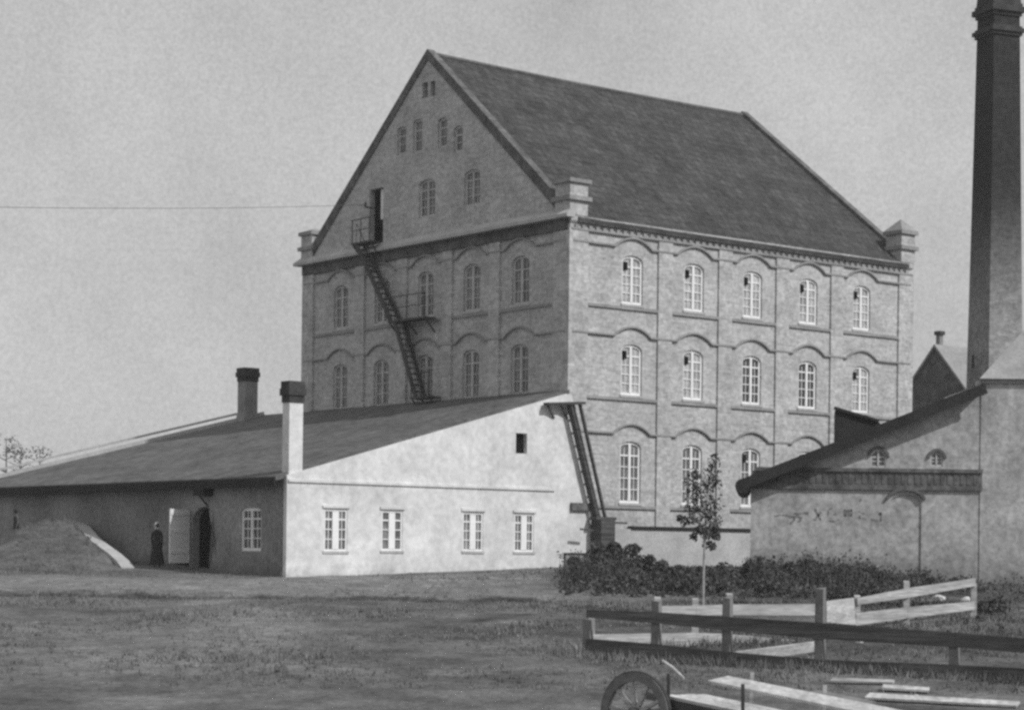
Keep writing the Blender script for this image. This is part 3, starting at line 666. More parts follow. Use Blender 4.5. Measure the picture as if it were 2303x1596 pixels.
wing = thing('plastered_wing', 'taller plastered wing with pale roof at the right edge beside the low shed', 'building', (0, 69.97, 0))
def wg(u, v): q_ = at(u, v, 69.97); return (q_.x, q_.z)
wx0, wz = wg(2207, 852); wx1 = wg(2207, 852)[0] + 9
b = B(); b.box(wx0, wx1, 0, .95, zb_, wz); b.box(wx0 + .4, wx1, .952, 8, zb_, wz - .02); b.make('wall', 'grey_plaster', wing)
b = B(); h0 = wz + .1
pts = [(wx0 - .1, -.2, wz), (wx1, -.2, wz), (wx1, 8.2, wz), (wx0 + 1.2, 8.2, wz)]
rz_ = wg(2300, 728)[1] + .9
b.poly([pts[0], pts[1], (wx1, 3.4, rz_), (wx0 + 2.9, 3.4, rz_)]); b.poly([pts[0], (wx0 + 2.9, 3.4, rz_), pts[3]]); b.poly([pts[3], pts[2], (wx1, 3.4, rz_), (wx0 + 2.9, 3.4, rz_)]); b.poly(pts)
b.make('roof', 'brick_trim', wing)
q = B(); q.box(wx0 - .06, wx1, -.08, -.003, wz - .14, wz - .003); q.make('eaves_band', 'brick_trim', wing)
CY = 96.0; cs = CY / F
ct = thing('factory_chimney', 'tall tapering square brick factory chimney with sooty corbelled top', 'chimney', tuple(at(2232, 1240, CY).xy) + (E,), R(90) - R(69.5) )
zat = lambda v: (1253 - v) * cs
def ring(wd, z): return [(-wd / 2, -wd / 2, z), (wd / 2, -wd / 2, z), (wd / 2, wd / 2, z), (-wd / 2, wd / 2, z)]
b = B(); w_b, w_t = 2.12, 1.36
zt = zat(22); b.hexa(ring(w_b, -3) + ring(w_t, zt)); b.make('shaft', 'chim', ct)
def wz_(z): return w_b + (w_t - w_b) * (z + 3) / (zt + 3)
for v0, v1, e in ((88, 77, .12), (77, 66, .24), (66, 60, .12)):
    pass
q = B()
for v0, v1, e in ((86, 79, .08), (78.8, 70, .17), (69.8, 65, .08)): q.hexa(ring(wz_(zat(v0)) + 2 * e, zat(v0)) + ring(wz_(zat(v1)) + 2 * e, zat(v1)))
q.make('collar', 'flue_cap', ct)
q = B()
for v0, v1, e in ((42, 34, .08), (33.8, 22, .2), (21.8, 14, .1)): q.hexa(ring(w_t + 2 * e, zat(v0)) + ring(w_t + 2 * e, zat(v1)))
q.hexa(ring(w_t + .1, zat(13.8)) + ring(w_t + .02, zat(-14))); q.make('crown', 'flue_cap', ct)
q = B(); q.tube([(-w_b / 2 - .1, 0, zat(830)), (-w_b / 2 - .1, 0, zat(800))], .06, 6); q.make('iron_clamp', 'iron', ct)

HY = 108.0
hp = at(2105, 780, HY); hs_ = thing('far_house', 'steep dark gable of a house with small chimney, behind the shed', 'house', (hp.x, hp.y, E), ROT)
hz = hp.z - E; hwid = 3.6; drop = 4.1
# gable in the shaded direction, roof running back to the right
b = B(); b.poly([(0, 0, hz), (0, hwid, hz - drop), (0, hwid, -1), (0, -hwid, -1), (0, -hwid, hz - drop)]); b.poly([(9, 0, hz), (9, hwid, hz - drop), (9, hwid, -1), (9, -hwid, -1), (9, -hwid, hz - drop)])
b.poly([(0, -hwid, -1), (9, -hwid, -1), (9, -hwid, hz - drop), (0, -hwid, hz - drop)]); b.poly([(0, hwid, -1), (9, hwid, -1), (9, hwid, hz - drop), (0, hwid, hz - drop)])
b.make('wall', 'band_brick', hs_, fix=False)
b = B()
for sg in (-1, 1): b.hexa([(-.15, 0, hz - .02), (9.2, 0, hz - .02), (9.2, sg * (hwid + .3), hz - drop * 1.083 - .02), (-.15, sg * (hwid + .3), hz - drop * 1.083 - .02), (-.15, 0, hz + .14), (9.2, 0, hz + .14), (9.2, sg * (hwid + .3), hz - drop * 1.083 + .12), (-.15, sg * (hwid + .3), hz - drop * 1.083 + .12)])
b.make('roof', 'brick_trim', hs_)
cp = at(2113, 760, HY + 1.2); lc = Vector((cp.x - hp.x, cp.y - hp.y, 0)); cx_, cy_ = lc.dot(RD), lc.dot(LD)
q = B(); q.box(cx_ - .13, cx_ + .13, cy_ - .13, cy_ + .13, hz - .5, at(2113, 748, HY)[2] - E); hc = q.make('chimney', 'flue', hs_)
q = B(); z = at(2113, 748, HY)[2] - E; q.box(cx_ - .2, cx_ + .2, cy_ - .2, cy_ + .2, z + .002, z + .2); q.make('chimney_cap', 'flue_cap', hc)

# ------------------------------------------------------------------ retaining wall edge on the mound
q = B(); pa = P1 + Vector((-.1, .5, .02)); pb = P2 + Vector((.25, -.6, -.2)); n = 9; 
prev = None
for k in range(n):
    f0, f1 = k / n, (k + 1) / n
    def PP(f_): 
        p = pa.lerp(pb, f_); p.z += .12 * math.sin(f_ * math.pi) ; p.x += .10 * math.sin(f_ * 9); return p
    a, c = PP(f0), PP(f1); sd_ = Vector((.42, .12, 0))
    q.hexa([a - Vector((0, 0, 1.6)), a + sd_ - Vector((0, 0, 1.6)), c + sd_ - Vector((0, 0, 1.6)), c - Vector((0, 0, 1.6)), a, a + sd_, c + sd_, c])
tag(q.make('retaining_wall', 'stone'), 'whitewashed edge of a low retaining wall sloping down the grassy mound', 'wall')

# ------------------------------------------------------------------ fences
def rail(q_, a, c, h, t_=.05, sag=0.0):
    a, c = Vector(a), Vector(c); q_.bar(a, c, t_, h)
def zrel(u, v, Y): return at(u, v, Y)
DF = thing('dark_rail_fence', 'shaded two-rail plank fence, nearer side of the paddock', 'fence', (0, 0, 0))
fy = lambda u: 46.0 - 3.7 * (u - 1323) / 969.0
for u, vt, vb in ((1323, 1392, 1488), (1477, 1350, 1500), (1637, 1343, 1515), (1846, 1322, 1530), (2147, 1440, 1560)):
    q = B(); p = at(u, vt, fy(u) + .1); g_ = ground(p.x, p.y) - .3
    ca, sa = math.cos(R(-33)), math.sin(R(-33))
    def rp(a_, b_2, z_): return (p.x + ca * a_ - sa * b_2, p.y + sa * a_ + ca * b_2 + .02, z_)
    q.hexa([rp(-.1, -.08, g_), rp(.1, -.08, g_), rp(.1, .08, g_), rp(-.1, .08, g_), rp(-.09, -.07, p.z), rp(.09, -.07, p.z - .02), rp(.09, .07, p.z + .02), rp(-.09, .07, p.z)])
    q.make('post', 'post_wood', DF)
us = (1318, 1477, 1640, 1846, 2147, 2420)
for vs, hs2 in (((1379, 1388, 1402, 1418, 1438, 1460), (.17, .24, .30, .34, .30, .30)), ((1454, 1466, 1484, 1500, 1509, 1524), (.38, .36, .36, .34, .28, .28))):
    for (u0, v0, h0), (u1, v1, h1) in zip(zip(us, vs, hs2), zip(us[1:], vs[1:], hs2[1:])):
        q = B(); a = at(u0, v0, fy(u0)); c = at(u1, v1, fy(u1)); x = Vector((0, .03, 0))
        k0, k1 = Vector((0, 0, h0 / 2)), Vector((0, 0, h1 / 2)); a.x += .004
        q.hexa([a - x - k0, c - x - k1, c + x - k1, a + x - k0, a - x + k0, c - x + k1, c + x + k1, a + x + k0]); q.make('rail', 'old_wood', DF)
LF = thing('pale_rail_fence', 'sunlit pale two-rail plank fence running back from the paddock corner', 'fence', (0, 0, 0))
ly = lambda u: 46.3 + (50.5 - 46.3) * (u - 1323) / 527.0 if u < 1850 else 50.5 + (56 - 50.5) * (u - 1850) / 350.0
LP = ((1331, 1386), (1479, 1344), (1564, 1347), (1641, 1336), (1850, 1325), (1928, 1340), (2039, 1308), (2190, 1312))
for u, vt in LP:
    q = B(); p = at(u, vt, ly(u) + .08); g_ = ground(p.x, p.y) - .3; e = .085
    q.hexa([(p.x - e, p.y - .05, g_), (p.x + e, p.y - .05, g_), (p.x + e, p.y + .09, g_), (p.x - e, p.y + .09, g_), (p.x - e * .85, p.y - .05, p.z), (p.x + e * .85, p.y - .05, p.z), (p.x + e * .85, p.y + .08, p.z + .03), (p.x - e * .85, p.y + .08, p.z + .03)]); q.make('post', 'grey_wood', LF)
def lrail(us_, vs_, hs_2):
    for k in range(len(us_) - 1):
        q_ = B(); a = at(us_[k], vs_[k], ly(us_[k])); c = at(us_[k + 1], vs_[k + 1], ly(us_[k + 1])); x = Vector((-.02, .03, 0))
        a.x += .004
        k0, k1 = Vector((0, 0, hs_2[k] / 2)), Vector((0, 0, hs_2[k + 1] / 2))
        q_.hexa([a - x - k0, c - x - k1, c + x - k1, a + x - k0, a - x + k0, c - x + k1, c + x + k1, a + x + k0]); q_.make('rail', 'grey_wood', LF)
lrail((1478, 1564, 1641, 1850), (1372, 1372, 1370, 1370), (.2, .22, .25, .28))
lrail((1926, 2039, 2192), (1352, 1333, 1308), (.16, .24, .2))
lrail((1328, 1479, 1564, 1641, 1850), (1436, 1440, 1442, 1446, 1466), (.2, .34, .42, .44, .46))
lrail((1923, 2039, 2190), (1392, 1377, 1361), (.3, .28, .22))
q = B(); pp = [at(1857, 1351, 50.3), at(1918, 1343, 50.9), at(1923, 1404, 50.9), at(1857, 1398, 50.3)]; q.prism(pp, (.02, -.04, 0)); q.make('wide_board', 'deck_wood', LF)

# ------------------------------------------------------------------ wagon
WY = 33.0; wd_ = Vector((.46, -.888, -.045)).normalized(); wn = Vector((.888, .46, 0))   # along, towards far side
wo = at(1491, 1561, WY)
wag = thing('farm_wagon', 'low farm wagon with spoked wheel and bleached plank deck in the foreground', 'wagon', tuple(at(1440, 1640, WY)))
def wl(a, n_, z): return wo + wd_ * a + wn * n_ + Vector((0, 0, z)) - wag.location
q = B()
for k in range(4):
    n0, n1 = .2 * k, .2 * k + .188
    q.hexa([wl(0, n0, -.05 + .004 * k), wl(6, n0, -.05), wl(6, n1, -.05), wl(0, n1, -.05), wl(0 + .05 * (k % 2), n0, 0), wl(6, n0, 0), wl(6, n1, .0), wl(.05 * (k % 2), n1, 0)])
q.make('deck', 'deck_wood', wag)
q = B(); q.hexa([wl(.0, .84, .17), wl(6, .86, .12), wl(6, 1.3, .18), wl(.0, 1.22, .23), wl(.0, .84, .21), wl(6, .86, .16), wl(6, 1.3, .23), wl(.0, 1.22, .28)]); q.make('side_board', 'deck_wood', wag)
q = B(); q.hexa([wl(-.1, -.02, -.2), wl(6, -.02, -.2), wl(6, .06, -.2), wl(-.1, .06, -.2), wl(-.1, -.02, -.06), wl(6, -.02, -.06), wl(6, .06, -.06), wl(-.1, .06, -.06)]); q.make('side_beam', 'old_wood', wag)
for a, h in ((.25, .36), (2.35, .42)):
    q = B(); q.bar(wl(a, -.05, -.25), wl(a, -.06, h), .05, .05); q.make('stake', 'iron', wag)
for a, n_ in ((.5, 1.32), (2.4, 1.36)):
    q = B(); q.bar(wl(a, n_, -.25), wl(a, n_ + .03, .38), .06, .06); q.make('stake', 'grey_wood', wag)
def wheel(c, r_, ax):
    ax = ax.normalized(); u_ = ax.cross(Vector((0, 0, 1))).normalized(); v_ = u_.cross(ax)
    q_ = B(); n = 32
    def ringp(rr, o): return [c + (u_ * math.cos(2 * math.pi * k / n) + v_ * math.sin(2 * math.pi * k / n)) * rr + ax * o for k in range(n)]
    i = 0; L4 = [ringp(r_, -.05), ringp(r_, .05), ringp(r_ - .14, .05), ringp(r_ - .14, -.05)]
    for k in range(n):
        for m_ in range(4): q_.poly([L4[m_][k], L4[(m_ + 1) % 4][k], L4[(m_ + 1) % 4][(k + 1) % n], L4[m_][(k + 1) % n]])
    wh = q_.make('wheel', 'post_wood', wag)
    q_ = B(); L4 = [ringp(r_ + .018, -.035), ringp(r_ + .018, .035), ringp(r_ + .002, .035), ringp(r_ + .002, -.035)]
    for k in range(n):
        for m_ in range(4): q_.poly([L4[m_][k], L4[(m_ + 1) % 4][k], L4[(m_ + 1) % 4][(k + 1) % n], L4[m_][(k + 1) % n]])
    q_.make('tyre', 'iron', wh)
    for k in range(10):
        a = 2 * math.pi * k / 10 + .16; d_ = u_ * math.cos(a) + v_ * math.sin(a); q_ = B(); q_.bar(c + d_ * .09, c + d_ * (r_ - .09), .06, .08, up=ax, taper=.8); q_.make('spoke', 'grey_wood', wh)
    q_ = B(); q_.tube([c - ax * .14, c - ax * .1, c + ax * .1, c + ax * .16], [.08, .11, .11, .07], 12); q_.make('hub', 'old_wood', wh)
wax = Vector((-.64, -.77, 0))
wc = at(1430, 1604, WY) - wag.location
wheel(wc, .66, wax); 
far = wc - wax.normalized() * 1.2
q = B(); q.tube([wc, far], .06, 8); q.make('axle', 'old_wood', wag)
q = B(); q.bar(wc + Vector((.1, .1, .3)), wl(.1, .3, -.12), .12, .12); q.bar(wc - wax.normalized() * .75 + Vector((0, 0, 0.05)), wl(1.2, .7, -.1), .12, .12); q.make('reach_beam', 'old_wood', wag)
q = B(); q.tube([at(1490, 1484, 34.2), at(1512, 1500, 34.0), at(1538, 1524, 33.6)], [.018, .024, .02], 6)
tag(q.make('loose_stick', 'deck_wood'), 'short pale stick lying on the grass behind the wagon wheel', 'stick')

def plank(u0, v0, u1, v1, Y0, Y1, w_, label, m='grey_wood', flat=True):
    a, c = at(u0, v0, Y0), at(u1, v1, Y1)
    if flat: a.z, c.z = ground(a.x, a.y) + .07, ground(c.x, c.y) + .06
    mid = (a + c) / 2; q_ = B()
    up = Vector((-.08, -.12, 1)).normalized() if flat else Vector((0, -.35, 1)).normalized()
    q_.bar(a - mid, c - mid, w_ if flat else .04, .045 if flat else w_, up=up, taper=.9)
    o = q_.make('loose_plank', m); o.location = mid; tag(o, label, 'plank', 'loose planks about the paddock')
plank(1648, 1478, 1838, 1452, 44.9, 46.6, .26, 'pale plank leaning behind the dark fence, rising to the right', 'deck_wood', False)
plank(1560, 1462, 1702, 1482, 46.2, 45.4, .3, 'grey plank lying behind the dark lower rail, left of the pale leaning plank')
plank(1870, 1537, 2010, 1543, 41.8, 41.4, .3, 'long grey plank lying in front of the dark fence', 'grey_wood')
plank(1985, 1552, 2090, 1556, 40.6, 40.4, .36, 'short pale plank on the ground between the fence and the right edge', 'deck_wood')
plank(1950, 1572, 2290, 1590, 39.3, 38.2, .42, 'broad pale plank at the bottom right beyond the wagon deck', 'deck_wood')
plank(1830, 1566, 1960, 1588, 39.7, 38.3, .26, 'narrow weathered plank beside the wagon side board', 'post_wood')

# ------------------------------------------------------------------ plants
def leaf_cloud(q_, clumps, per, size, squash=1.0):
    for c, r_ in clumps:
        for _ in range(per):
            d_ = Vector((random.gauss(0, 1), random.gauss(0, 1), random.gauss(0, 1))).normalized() * r_ * random.random() ** .4
            d_.z *= squash; p = Vector(c) + d_; n_ = Vector((random.gauss(0, 1), random.gauss(0, 1), random.gauss(0, .8))).normalized()
            t_ = n_.orthogonal().normalized(); t_.rotate(Matrix.Rotation(random.random() * 6.28, 3, n_)); s2 = n_.cross(t_); L_ = size * random.uniform(.6, 1.3)
            i = len(q_.v); q_.v += [p - t_ * L_, p + s2 * L_ * .5, p + t_ * L_, p - s2 * L_ * .5]; q_.f.append((i, i + 1, i + 2, i + 3))
TY = 56.5
def tp(u, v, dy=0): return at(u, v, TY + dy)
base = tp(1581, 1385); base.z = ground(base.x, base.y)
yt = thing('young_tree', 'slender young tree with sparse dark crown in front of the mill windows', 'tree', tuple(base))
q = B(); tr = [base - base, tp(1582, 1300) - base, tp(1585, 1215) - base, tp(1588, 1150) - base, tp(1594, 1090) - base, tp(1604, 1035) - base]
tr[0].z -= .1
q.tube(tr, [.04, .035, .032, .028, .018, .008], 7)
for a, c in ((2, (1560, 1150)), (2, (1608, 1170)), (3, (1555, 1085)), (3, (1606, 1100)), (3, (1545, 1120)), (4, (1575, 1050)), (2, (1612, 1200)), (2, (1560, 1192))):
    e = tp(*c, random.uniform(-.4, .4)) - base; q.tube([tr[a], tr[a].lerp(e, .55) + Vector((0, 0, .05)), e], [.016, .011, .005], 5)
q.make('trunk', 'pale_bark', yt)
q = B(); cl = []
for u, v, r_ in ((1606, 1035, .16), (1602, 1060, .20), (1592, 1080, .24), (1608, 1082, .16), (1560, 1068, .16), (1552, 1092, .20), (1562, 1112, .22), (1580, 1110, .26), (1600, 1110, .26), (1606, 1140, .22), (1588, 1140, .3), (1570, 1135, .22), (1552, 1140, .17), (1596, 1168, .26), (1578, 1165, .22), (1608, 1172, .18), (1556, 1165, .14), (1540, 1172, .13), (1586, 1190, .16), (1530, 1165, .08), (1572, 1192, .10), (1598, 1200, .13), (1610, 1190, .09), (1560, 1207, .10), (1610, 1206, .11), (1590, 1222, .12), (1602, 1228, .09)):
    cl.append((tp(u, v, random.uniform(-.35, .35)) - base, r_))
leaf_cloud(q, [(c_, r_ * 1.25) for c_, r_ in cl], 52, .06); q.make('crown', 'leaf', yt, fix=False)

def bush(u, v, Y, r_, h, label, n=9, per=110, name='shrub', grp=None, size=.075):
    p = at(u, v, Y); g_ = ground(p.x, p.y); t_ = thing(name, label, 'bush' if name == 'shrub' else 'plant', (p.x, p.y, g_), 0, grp)
    cl_ = []; q_ = B()
    for k in range(n):
        a = random.random() * 6.28; rr = r_ * random.random() ** .6; hh = h * (.25 + .6 * random.random() * (1 - .5 * rr / r_))
        c_ = Vector((math.cos(a) * rr, math.sin(a) * rr * .6, hh)); cl_.append((c_, r_ * random.uniform(.22, .38)))
        q_.tube([Vector((c_.x * .3, c_.y * .3, -.1)), c_ * .6, c_], [.02, .014, .006], 5)
    q_.make('stem', 'bark', t_)
    q_ = B(); leaf_cloud(q_, cl_, per, size, .85); q_.make('foliage', 'weed', t_, fix=False)
    return t_
G1 = 'shrubs along the foot of the buildings'
bush(1290, 1262, 70.5, .8, .75, 'small dark shrub where the white wall ends, left of the chute post', 9)
bush(1395, 1250, 70.0, .95, 1.9, 'tallest dark shrub just right of the chute post', 14, 150)
bush(1452, 1270, 70.0, .8, .9, 'rounded dark shrub right of the tallest shrub at the mill foot', 11)
bush(1530, 1275, 69.0, .95, .6, 'low spreading shrub below the mill windows, left of the young tree', 11)
bush(1630, 1280, 69.0, .95, .65, 'low dark shrub right of the young tree trunk', 12)
bush(1720, 1270, 68.5, .8, .95, 'bushy shrub at the left end of the shed wall', 12, 130)
bush(1790, 1272, 68.5, .85, .95, 'dense shrub under the worn painted letters on the shed', 12, 130)
bush(1868, 1275, 68.5, .9, .8, 'dark shrub in the middle of the shed wall', 12, 130)
bush(1945, 1278, 68.5, .85, .75, 'dark shrub just left of the blocked gateway', 12, 130)
bush(2045, 1285, 68.3, .7, .35, 'low weedy shrub in front of the blocked gateway', 8)
bush(2130, 1290, 67.8, .8, .35, 'low shrub right of the blocked gateway near the pale stones', 8)
bush(1560, 1312, 65.0, 1.2, .4, 'flat patch of weeds between the mill and the paddock corner', 10)
bush(1740, 1310, 64.0, 1.3, .4, 'broad low weeds behind the paddock, left part', 10)
bush(1960, 1312, 62.0, 1.2, .45, 'broad low weeds behind the paddock, right part', 10)
bush(1400, 1305, 66.0, 1.1, .4, 'low dark weeds on the bank in front of the chute', 10)
bush(2230, 1330, 58.0, .7, .35, 'dark weeds at the end of the pale fence', 9)
bush(505, 1290, 74.2, .5, .4, 'small bush beside the arched doorway', 7, name='shrub')
bush(590, 1297, 71.3, .65, .4, 'low bush under the side window of the annex', 8)
# dark bushes on the mound by the annex wall
for u, v, Y, r_, h, lb in ((250, 1150, 78.2, .8, 1.3, 'dark climbing bush on the annex wall beyond the retaining wall'), (215, 1120, 80.5, .7, 1.6, 'tall dark bush against the annex wall at the top of the retaining wall')):
    pass
random.seed(11)
for k, (u, Y, h, lb) in enumerate(((12, 150, 6.2, 'leftmost thin faint tree far behind the annex roof'), (45, 158, 5.2, 'thin faint tree second from the left behind the annex roof'), (88, 165, 4.6, 'bushy faint tree third from the left behind the annex roof'), (150, 170, 3.8, 'small faint tree nearest the roof slope behind the annex'))):
    p = at(u, 1080, Y); g_ = ground(p.x, p.y); top = at(u, (985, 1005, 1015, 1045)[k], Y).z - g_
    t_ = thing('far_tree', lb, 'tree', (p.x, p.y, g_), 0, 'faint trees behind the annex')
    q = B(); q.tube([(0, 0, -.2), (.1, 0, top * .5), (0, .1, top)], [.14, .09, .02], 6)
    for j in range(9):
        a = random.random() * 6.28; z = top * random.uniform(.45, .9); e = Vector((math.cos(a) * 1.2, math.sin(a) * 1.2, z + .5)); q.tube([(0, 0, z), e * .5 + Vector((0, 0, z * .5)), e], [.05, .03, .01], 5)
    q.make('trunk', 'bark', t_)
    q = B(); cl = [(Vector((random.gauss(0, .9), random.gauss(0, .9), top * random.uniform(.45, 1.0))), random.uniform(.35, .7)) for _ in range(15)]
    leaf_cloud(q, cl, 22, .11); q.make('crown', 'leaf', t_, fix=False)

# ------------------------------------------------------------------ the air of the day
q = B(); q.box(-420, 420, -30, 520, -6, 42); hz_ = q.make('haze', 'brick'); tag(hz_, kind='stuff')
vm = bpy.data.materials.new('haze_air'); vm.use_nodes = True; vt = vm.node_tree; vt.nodes.clear()
vo = N(vt, 'ShaderNodeOutputMaterial'); vp = N(vt, 'ShaderNodeVolumePrincipled'); vp.inputs['Color'].default_value = (.92, .92, .92, 1); vp.inputs['Density'].default_value = .00035
vt.links.new(vp.outputs[0], vo.inputs['Volume']); hz_.data.materials.clear(); hz_.data.materials.append(vm)

# grass
random.seed(5)
q = B()
def tuft(x, y, h):
    z = ground(x, y) - .02
    for _ in range(4):
        a = random.random() * 6.28; r_ = random.uniform(0, .10); px_, py_ = x + math.cos(a) * r_, y + math.sin(a) * r_
        l = Vector((random.gauss(0, .35), random.gauss(0, .35), 1)).normalized() * h * random.uniform(.5, 1.2); s2 = Vector((math.cos(a * 3), math.sin(a * 3), 0)) * random.uniform(.012, .025)
        i = len(q.v); q.v += [Vector((px_, py_, z)) - s2, Vector((px_, py_, z)) + s2, Vector((px_, py_, z)) + l]; q.f.append((i, i + 1, i + 2))
cnt = 0
while cnt < 15000:
    y = 40 + 45 * random.random() ** .9; half = y * .255; x = random.uniform(-half, half)
    if 62.2 < y < 68.8 and random.random() < .9: continue
    dx = Vector((x, y, 0)) - ANX
    if dx.dot(RD) > -.3 and dx.dot(LD) > -.5: continue
    n_ = noise.noise(Vector((x * .28, y * .28, 9)))
    if n_ < random.uniform(-.35, .35): continue
    tuft(x, y, random.uniform(.05, .14) * (1.5 if y < 62 and n_ > .25 else 1)); cnt += 1
for _ in range(2600):                                          # ranker growth along the fences
    u = random.uniform(1300, 2330); y = (fy(u) if random.random() < .6 else ly(min(u, 2200))) + random.gauss(0, .3); p = at(u, 1400, y)
    tuft(p.x, p.y, random.uniform(.10, .30))
tag(q.make('grass', 'grassy', fix=False), kind='stuff')
q = B(); random.seed(21)
for _ in range(1500):                                          # low weeds covering the bank in front of mill and shed
    x = random.uniform(1.5, 17) if random.random() < .3 else random.uniform(1.5, 12.5); y = random.uniform(62.5, 70.5) if random.random() < .8 else random.uniform(51, 62)
    if y < 62 and x < 8: continue
    n_ = noise.noise(Vector((x * .5, y * .5, 4)))
    if n_ < random.uniform(-.5, .3): continue
    z = ground(x, y)
    h = random.uniform(.08, .30) * (1.5 if y > 67 else 1) * (.55 if 4.0 < x < 7.7 else 1)
    leaf_cloud(q, [(Vector((x, y, z + h * .6)), h)], 16, .06, .8)
for _ in range(1500):                                          # seed stalks standing out of the growth
    x = random.uniform(1.6, 14); y = random.uniform(65.5, 70.3); z = ground(x, y); h = random.uniform(.4, 1.15) * (1 if x < 12 else .5) * (.45 if 4.0 < x < 7.7 else 1); a = random.random() * 3.1
    b2 = Vector((random.gauss(0, .12), random.gauss(0, .12), 1)) * h; w2 = Vector((math.cos(a), math.sin(a), 0)) * .018; i = len(q.v)
    q.v += [Vector((x, y, z)) - w2, Vector((x, y, z)) + w2, Vector((x, y, z)) + b2]; q.f.append((i, i + 1, i + 2))
    leaf_cloud(q, [(Vector((x, y, z)) + b2 * random.uniform(.5, 1), .10)], 5, .05)
tag(q.make('weeds', 'weed', fix=False), kind='stuff')
# pale stones
def stone(u, v, Y, r_, label):
    p = at(u, v, Y); p.z = ground(p.x, p.y) + r_ * .4
    bm = bmesh.new(); bmesh.ops.create_icosphere(bm, subdivisions=2, radius=r_)
    for v_ in bm.verts: v_.co *= 1 + .35 * noise.noise(v_.co * (1.2 / r_) + Vector((u, v, 0))); v_.co.z *= .75
    me = bpy.data.meshes.new('stone'); bm.to_mesh(me); bm.free(); me.materials.append(M['rock']); o = bpy.data.objects.new('stone', me); COL.objects.link(o); o.location = p
    tag(o, label, 'stone', 'pale stones lying in the grass')
for a in ((2112, 1296, 62, .19, 'large pale stone in the weeds behind the far fence post'), (2172, 1296, 62, .15, 'pale stone near the end of the pale fence rail'), (1932, 1420, 49.5, .10, 'small pale stone in the paddock below the upright board'), (2085, 1415, 50, .10, 'small pale stone right of the tall fence post'), (2115, 1418, 50, .13, 'second pale stone right of the tall fence post'),
          (2060, 1535, 39.5, .09, 'pale stone in front of the dark fence right of the wagon'), (2160, 1545, 39, .08, 'pale stone nearest the right edge in the foreground')): stone(*a)

# ------------------------------------------------------------------ people
def person(label, loc, rz, sc_, joints, edges, headc, hat, dress, mt, cloth_name):
    me = bpy.data.meshes.new('body'); me.from_pydata([j[0] for j in joints], edges, [])
    o = bpy.data.objects.new('person', me); COL.objects.link(o)
    sk = o.modifiers.new('skin', 'SKIN'); o.modifiers.new('sub', 'SUBSURF').levels = 1; o.modifiers['sub'].render_levels = 1
    for i, j in enumerate(joints): me.skin_vertices[0].data[i].radius = (j[1], j[1] if len(j) < 3 else j[2])
    me.skin_vertices[0].data[0].use_root = True
    dg = bpy.context.evaluated_depsgraph_get(); ev = o.evaluated_get(dg); nm = bpy.data.meshes.new_from_object(ev)
    bm = bmesh.new(); bm.from_mesh(nm)
    # head with brow, nose, chin and ears, joined to the neck
    hm = bmesh.new(); bmesh.ops.create_uvsphere(hm, u_segments=20, v_segments=14, radius=1)
    for v in hm.verts:
        x, y, z = v.co; f_ = max(0, -y)
        v.co = Vector((x * .078 * (1 - .18 * max(0, -z)), y * .098 + (-.012 * f_ if -.5 < z < -.1 else 0), z * .118))
        if abs(x) < .22 and y < -.8 and -.35 < z < .12: v.co.y -= .022 * (1 - abs(z + .12) * 2)           # nose
        if .18 < abs(x) < .55 and y < -.7 and .0 < z < .3: v.co.y += .010                              # eye sockets
        if abs(x) > .93 and -.35 < z < .3: v.co.x *= 1.18                                                # ears
    for v in hm.verts: v.co += Vector(headc)
    tmp = bpy.data.meshes.new('h'); hm.to_mesh(tmp); hm.free(); bm.from_mesh(tmp)
    for f in bm.faces: f.smooth = True; f.material_index = 0
    for f in bm.faces:
        c_ = f.calc_center_median(); r2 = (c_ - Vector(headc)).length
        if r2 < .16 or c_.z < 0 or f.calc_area() < 0: f.material_index = 1
        if min((c_ - Vector(h)).length for h in hat['hands']) < .13: f.material_index = 1
    bm.to_mesh(nm); bm.free(); o.modifiers.clear(); o.data = nm; nm.materials.clear(); nm.materials.append(M[mt]); nm.materials.append(M['skin'])
    o.location = loc; o.rotation_euler = (0, 0, rz); o.scale = (sc_,) * 3
    tag(o, label, 'person')
    for nm_, mt_, bb in hat['extra']: bb.make(nm_, mt_, o, smooth=True)
    return o
def fingers(joints, edges, wrist, d_, side):
    wv = Vector(joints[wrist][0]); d_ = Vector(d_).normalized(); s2 = Vector(side).normalized()
    joints.append((tuple(wv + d_ * .09), .028, .016)); edges.append((wrist, len(joints) - 1)); palm = len(joints) - 1; pv = Vector(joints[palm][0])
    for k, (o_, l) in enumerate(((-.028, .065), (-.009, .08), (.010, .074), (.028, .058))):
        joints.append((tuple(pv + s2 * o_ + d_ * .02), .009)); edges.append((palm, len(joints) - 1)); i = len(joints) - 1
        joints.append((tuple(pv + s2 * o_ * 1.15 + d_ * (.02 + l * .55) + Vector((0, -.008, 0))), .008)); edges.append((i, i + 1))
        joints.append((tuple(pv + s2 * o_ * 1.15 + d_ * (.02 + l) + Vector((0, -.025, 0))), .007)); edges.append((i + 1, i + 2))
    joints.append((tuple(wv + d_ * .04 - s2 * .035), .011)); edges.append((wrist, len(joints) - 1)); i = len(joints) - 1
    joints.append((tuple(wv + d_ * .085 - s2 * .055), .009)); edges.append((i, i + 1))
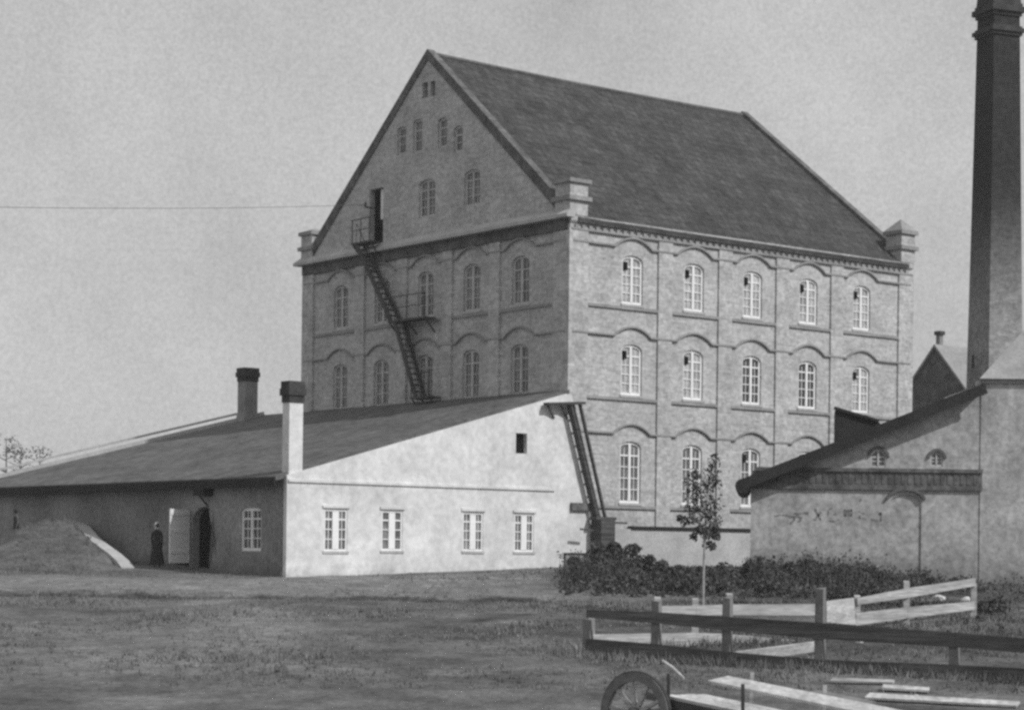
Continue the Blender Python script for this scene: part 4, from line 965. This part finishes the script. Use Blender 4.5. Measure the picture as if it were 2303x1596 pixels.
def skeleton(lean=0, stride=.0):
    j = [((0, 0, .95), .145, .11), ((0, 0, 1.1), .135, .10), ((0, .01, 1.27), .155, .11), ((0, .01, 1.40), .10, .085), ((0, .0, 1.49), .052, .052), ((0, -.01, 1.56), .05, .055),
         ((.17, .01, 1.39), .058, .06), ((.21, .03, 1.13), .047, .05), ((.20, -.05, .90), .033, .036),
         ((-.17, .01, 1.39), .058, .06), ((-.21, .03, 1.13), .047, .05), ((-.19, -.06, .90), .033, .036),
         ((.095, 0, .86), .095, .1), ((.10, -.02 - stride, .48), .062, .066), ((.10, .02 - stride * .6, .09), .045, .05), ((.11, -.13 - stride * .6, .035), .038, .032),
         ((-.095, 0, .86), .095, .1), ((-.10, -.02 + stride, .48), .062, .066), ((-.10, .03 + stride, .09), .045, .05), ((-.11, -.12 + stride, .035), .038, .032)]
    e = [(0, 1), (1, 2), (2, 3), (3, 4), (4, 5), (3, 6), (6, 7), (7, 8), (3, 9), (9, 10), (10, 11), (0, 12), (12, 13), (13, 14), (14, 15), (0, 16), (16, 17), (17, 18), (18, 19)]
    fingers(j, e, 8, (0, -.15, -1), (0, -1, 0)); fingers(j, e, 11, (0, -.2, -1), (0, -1, 0))
    return j, e
def lathe(q_, prof, sq=1.0, n=24, wob=0.0, off=(0, 0)):
    base = len(q_.v)
    for z, r_ in prof:
        for k in range(n):
            a = 2 * math.pi * k / n; rr = r_ * (1 + wob * math.cos(a * 7) * (1 if z < .8 else 0)); q_.v.append(Vector((off[0] + math.cos(a) * rr, off[1] + math.sin(a) * rr * sq, z)))
    for m_ in range(len(prof) - 1):
        for k in range(n): q_.f.append((base + m_ * n + k, base + m_ * n + (k + 1) % n, base + (m_ + 1) * n + (k + 1) % n, base + (m_ + 1) * n + k))
HC = (0, -.025, 1.665)
j, e = skeleton()
sk_ = B(); lathe(sk_, [(.08, .30), (.3, .275), (.6, .225), (.85, .19), (1.0, .165), (1.05, .155)], .8, 28, .06)
kf = B()                                                        # kerchief
for z, r_ in (): pass
lathe(kf, [(1.52, .075), (1.56, .098), (1.62, .105), (1.68, .105), (1.74, .095), (1.785, .06), (1.80, .0)], 1.05, 20, 0, (0, .018))
ap = B(); i0 = 0
p = at(352, 1300, 74.0); gz = ground(p.x, p.y)
person('person in dark long dress and pale kerchief standing left of the open pale door', (p.x, p.y, gz), R(20), .88, j, e, HC,
       dict(hands=[(.2, -.06, .82), (-.19, -.08, .82)], extra=[('long_skirt', 'cloth_dark', sk_), ('kerchief', 'linen', kf)]), None, 'cloth_dark', None)
j, e = skeleton(stride=.10)
cap = B(); lathe(cap, [(1.70, .20), (1.715, .21), (1.725, .115), (1.82, .105), (1.84, .06), (1.84, 0)], 1.08, 20, 0, (0, 0))
jk = B(); lathe(jk, [(.78, .20), (.95, .185), (1.1, .165), (1.3, .19), (1.40, .15), (1.44, .07)], .72, 24)
p = at(36, 1200, 82.8); gz = ground(p.x, p.y)
person('person in broad dark hat and dark jacket walking on the mound at the far left', (p.x, p.y, gz - .05), R(-60), .78, j, e, HC,
       dict(hands=[(.2, -.06, .82), (-.19, -.08, .82)], extra=[('hat', 'felt', cap), ('jacket', 'cloth_dark', jk)]), None, 'cloth_mid', None)
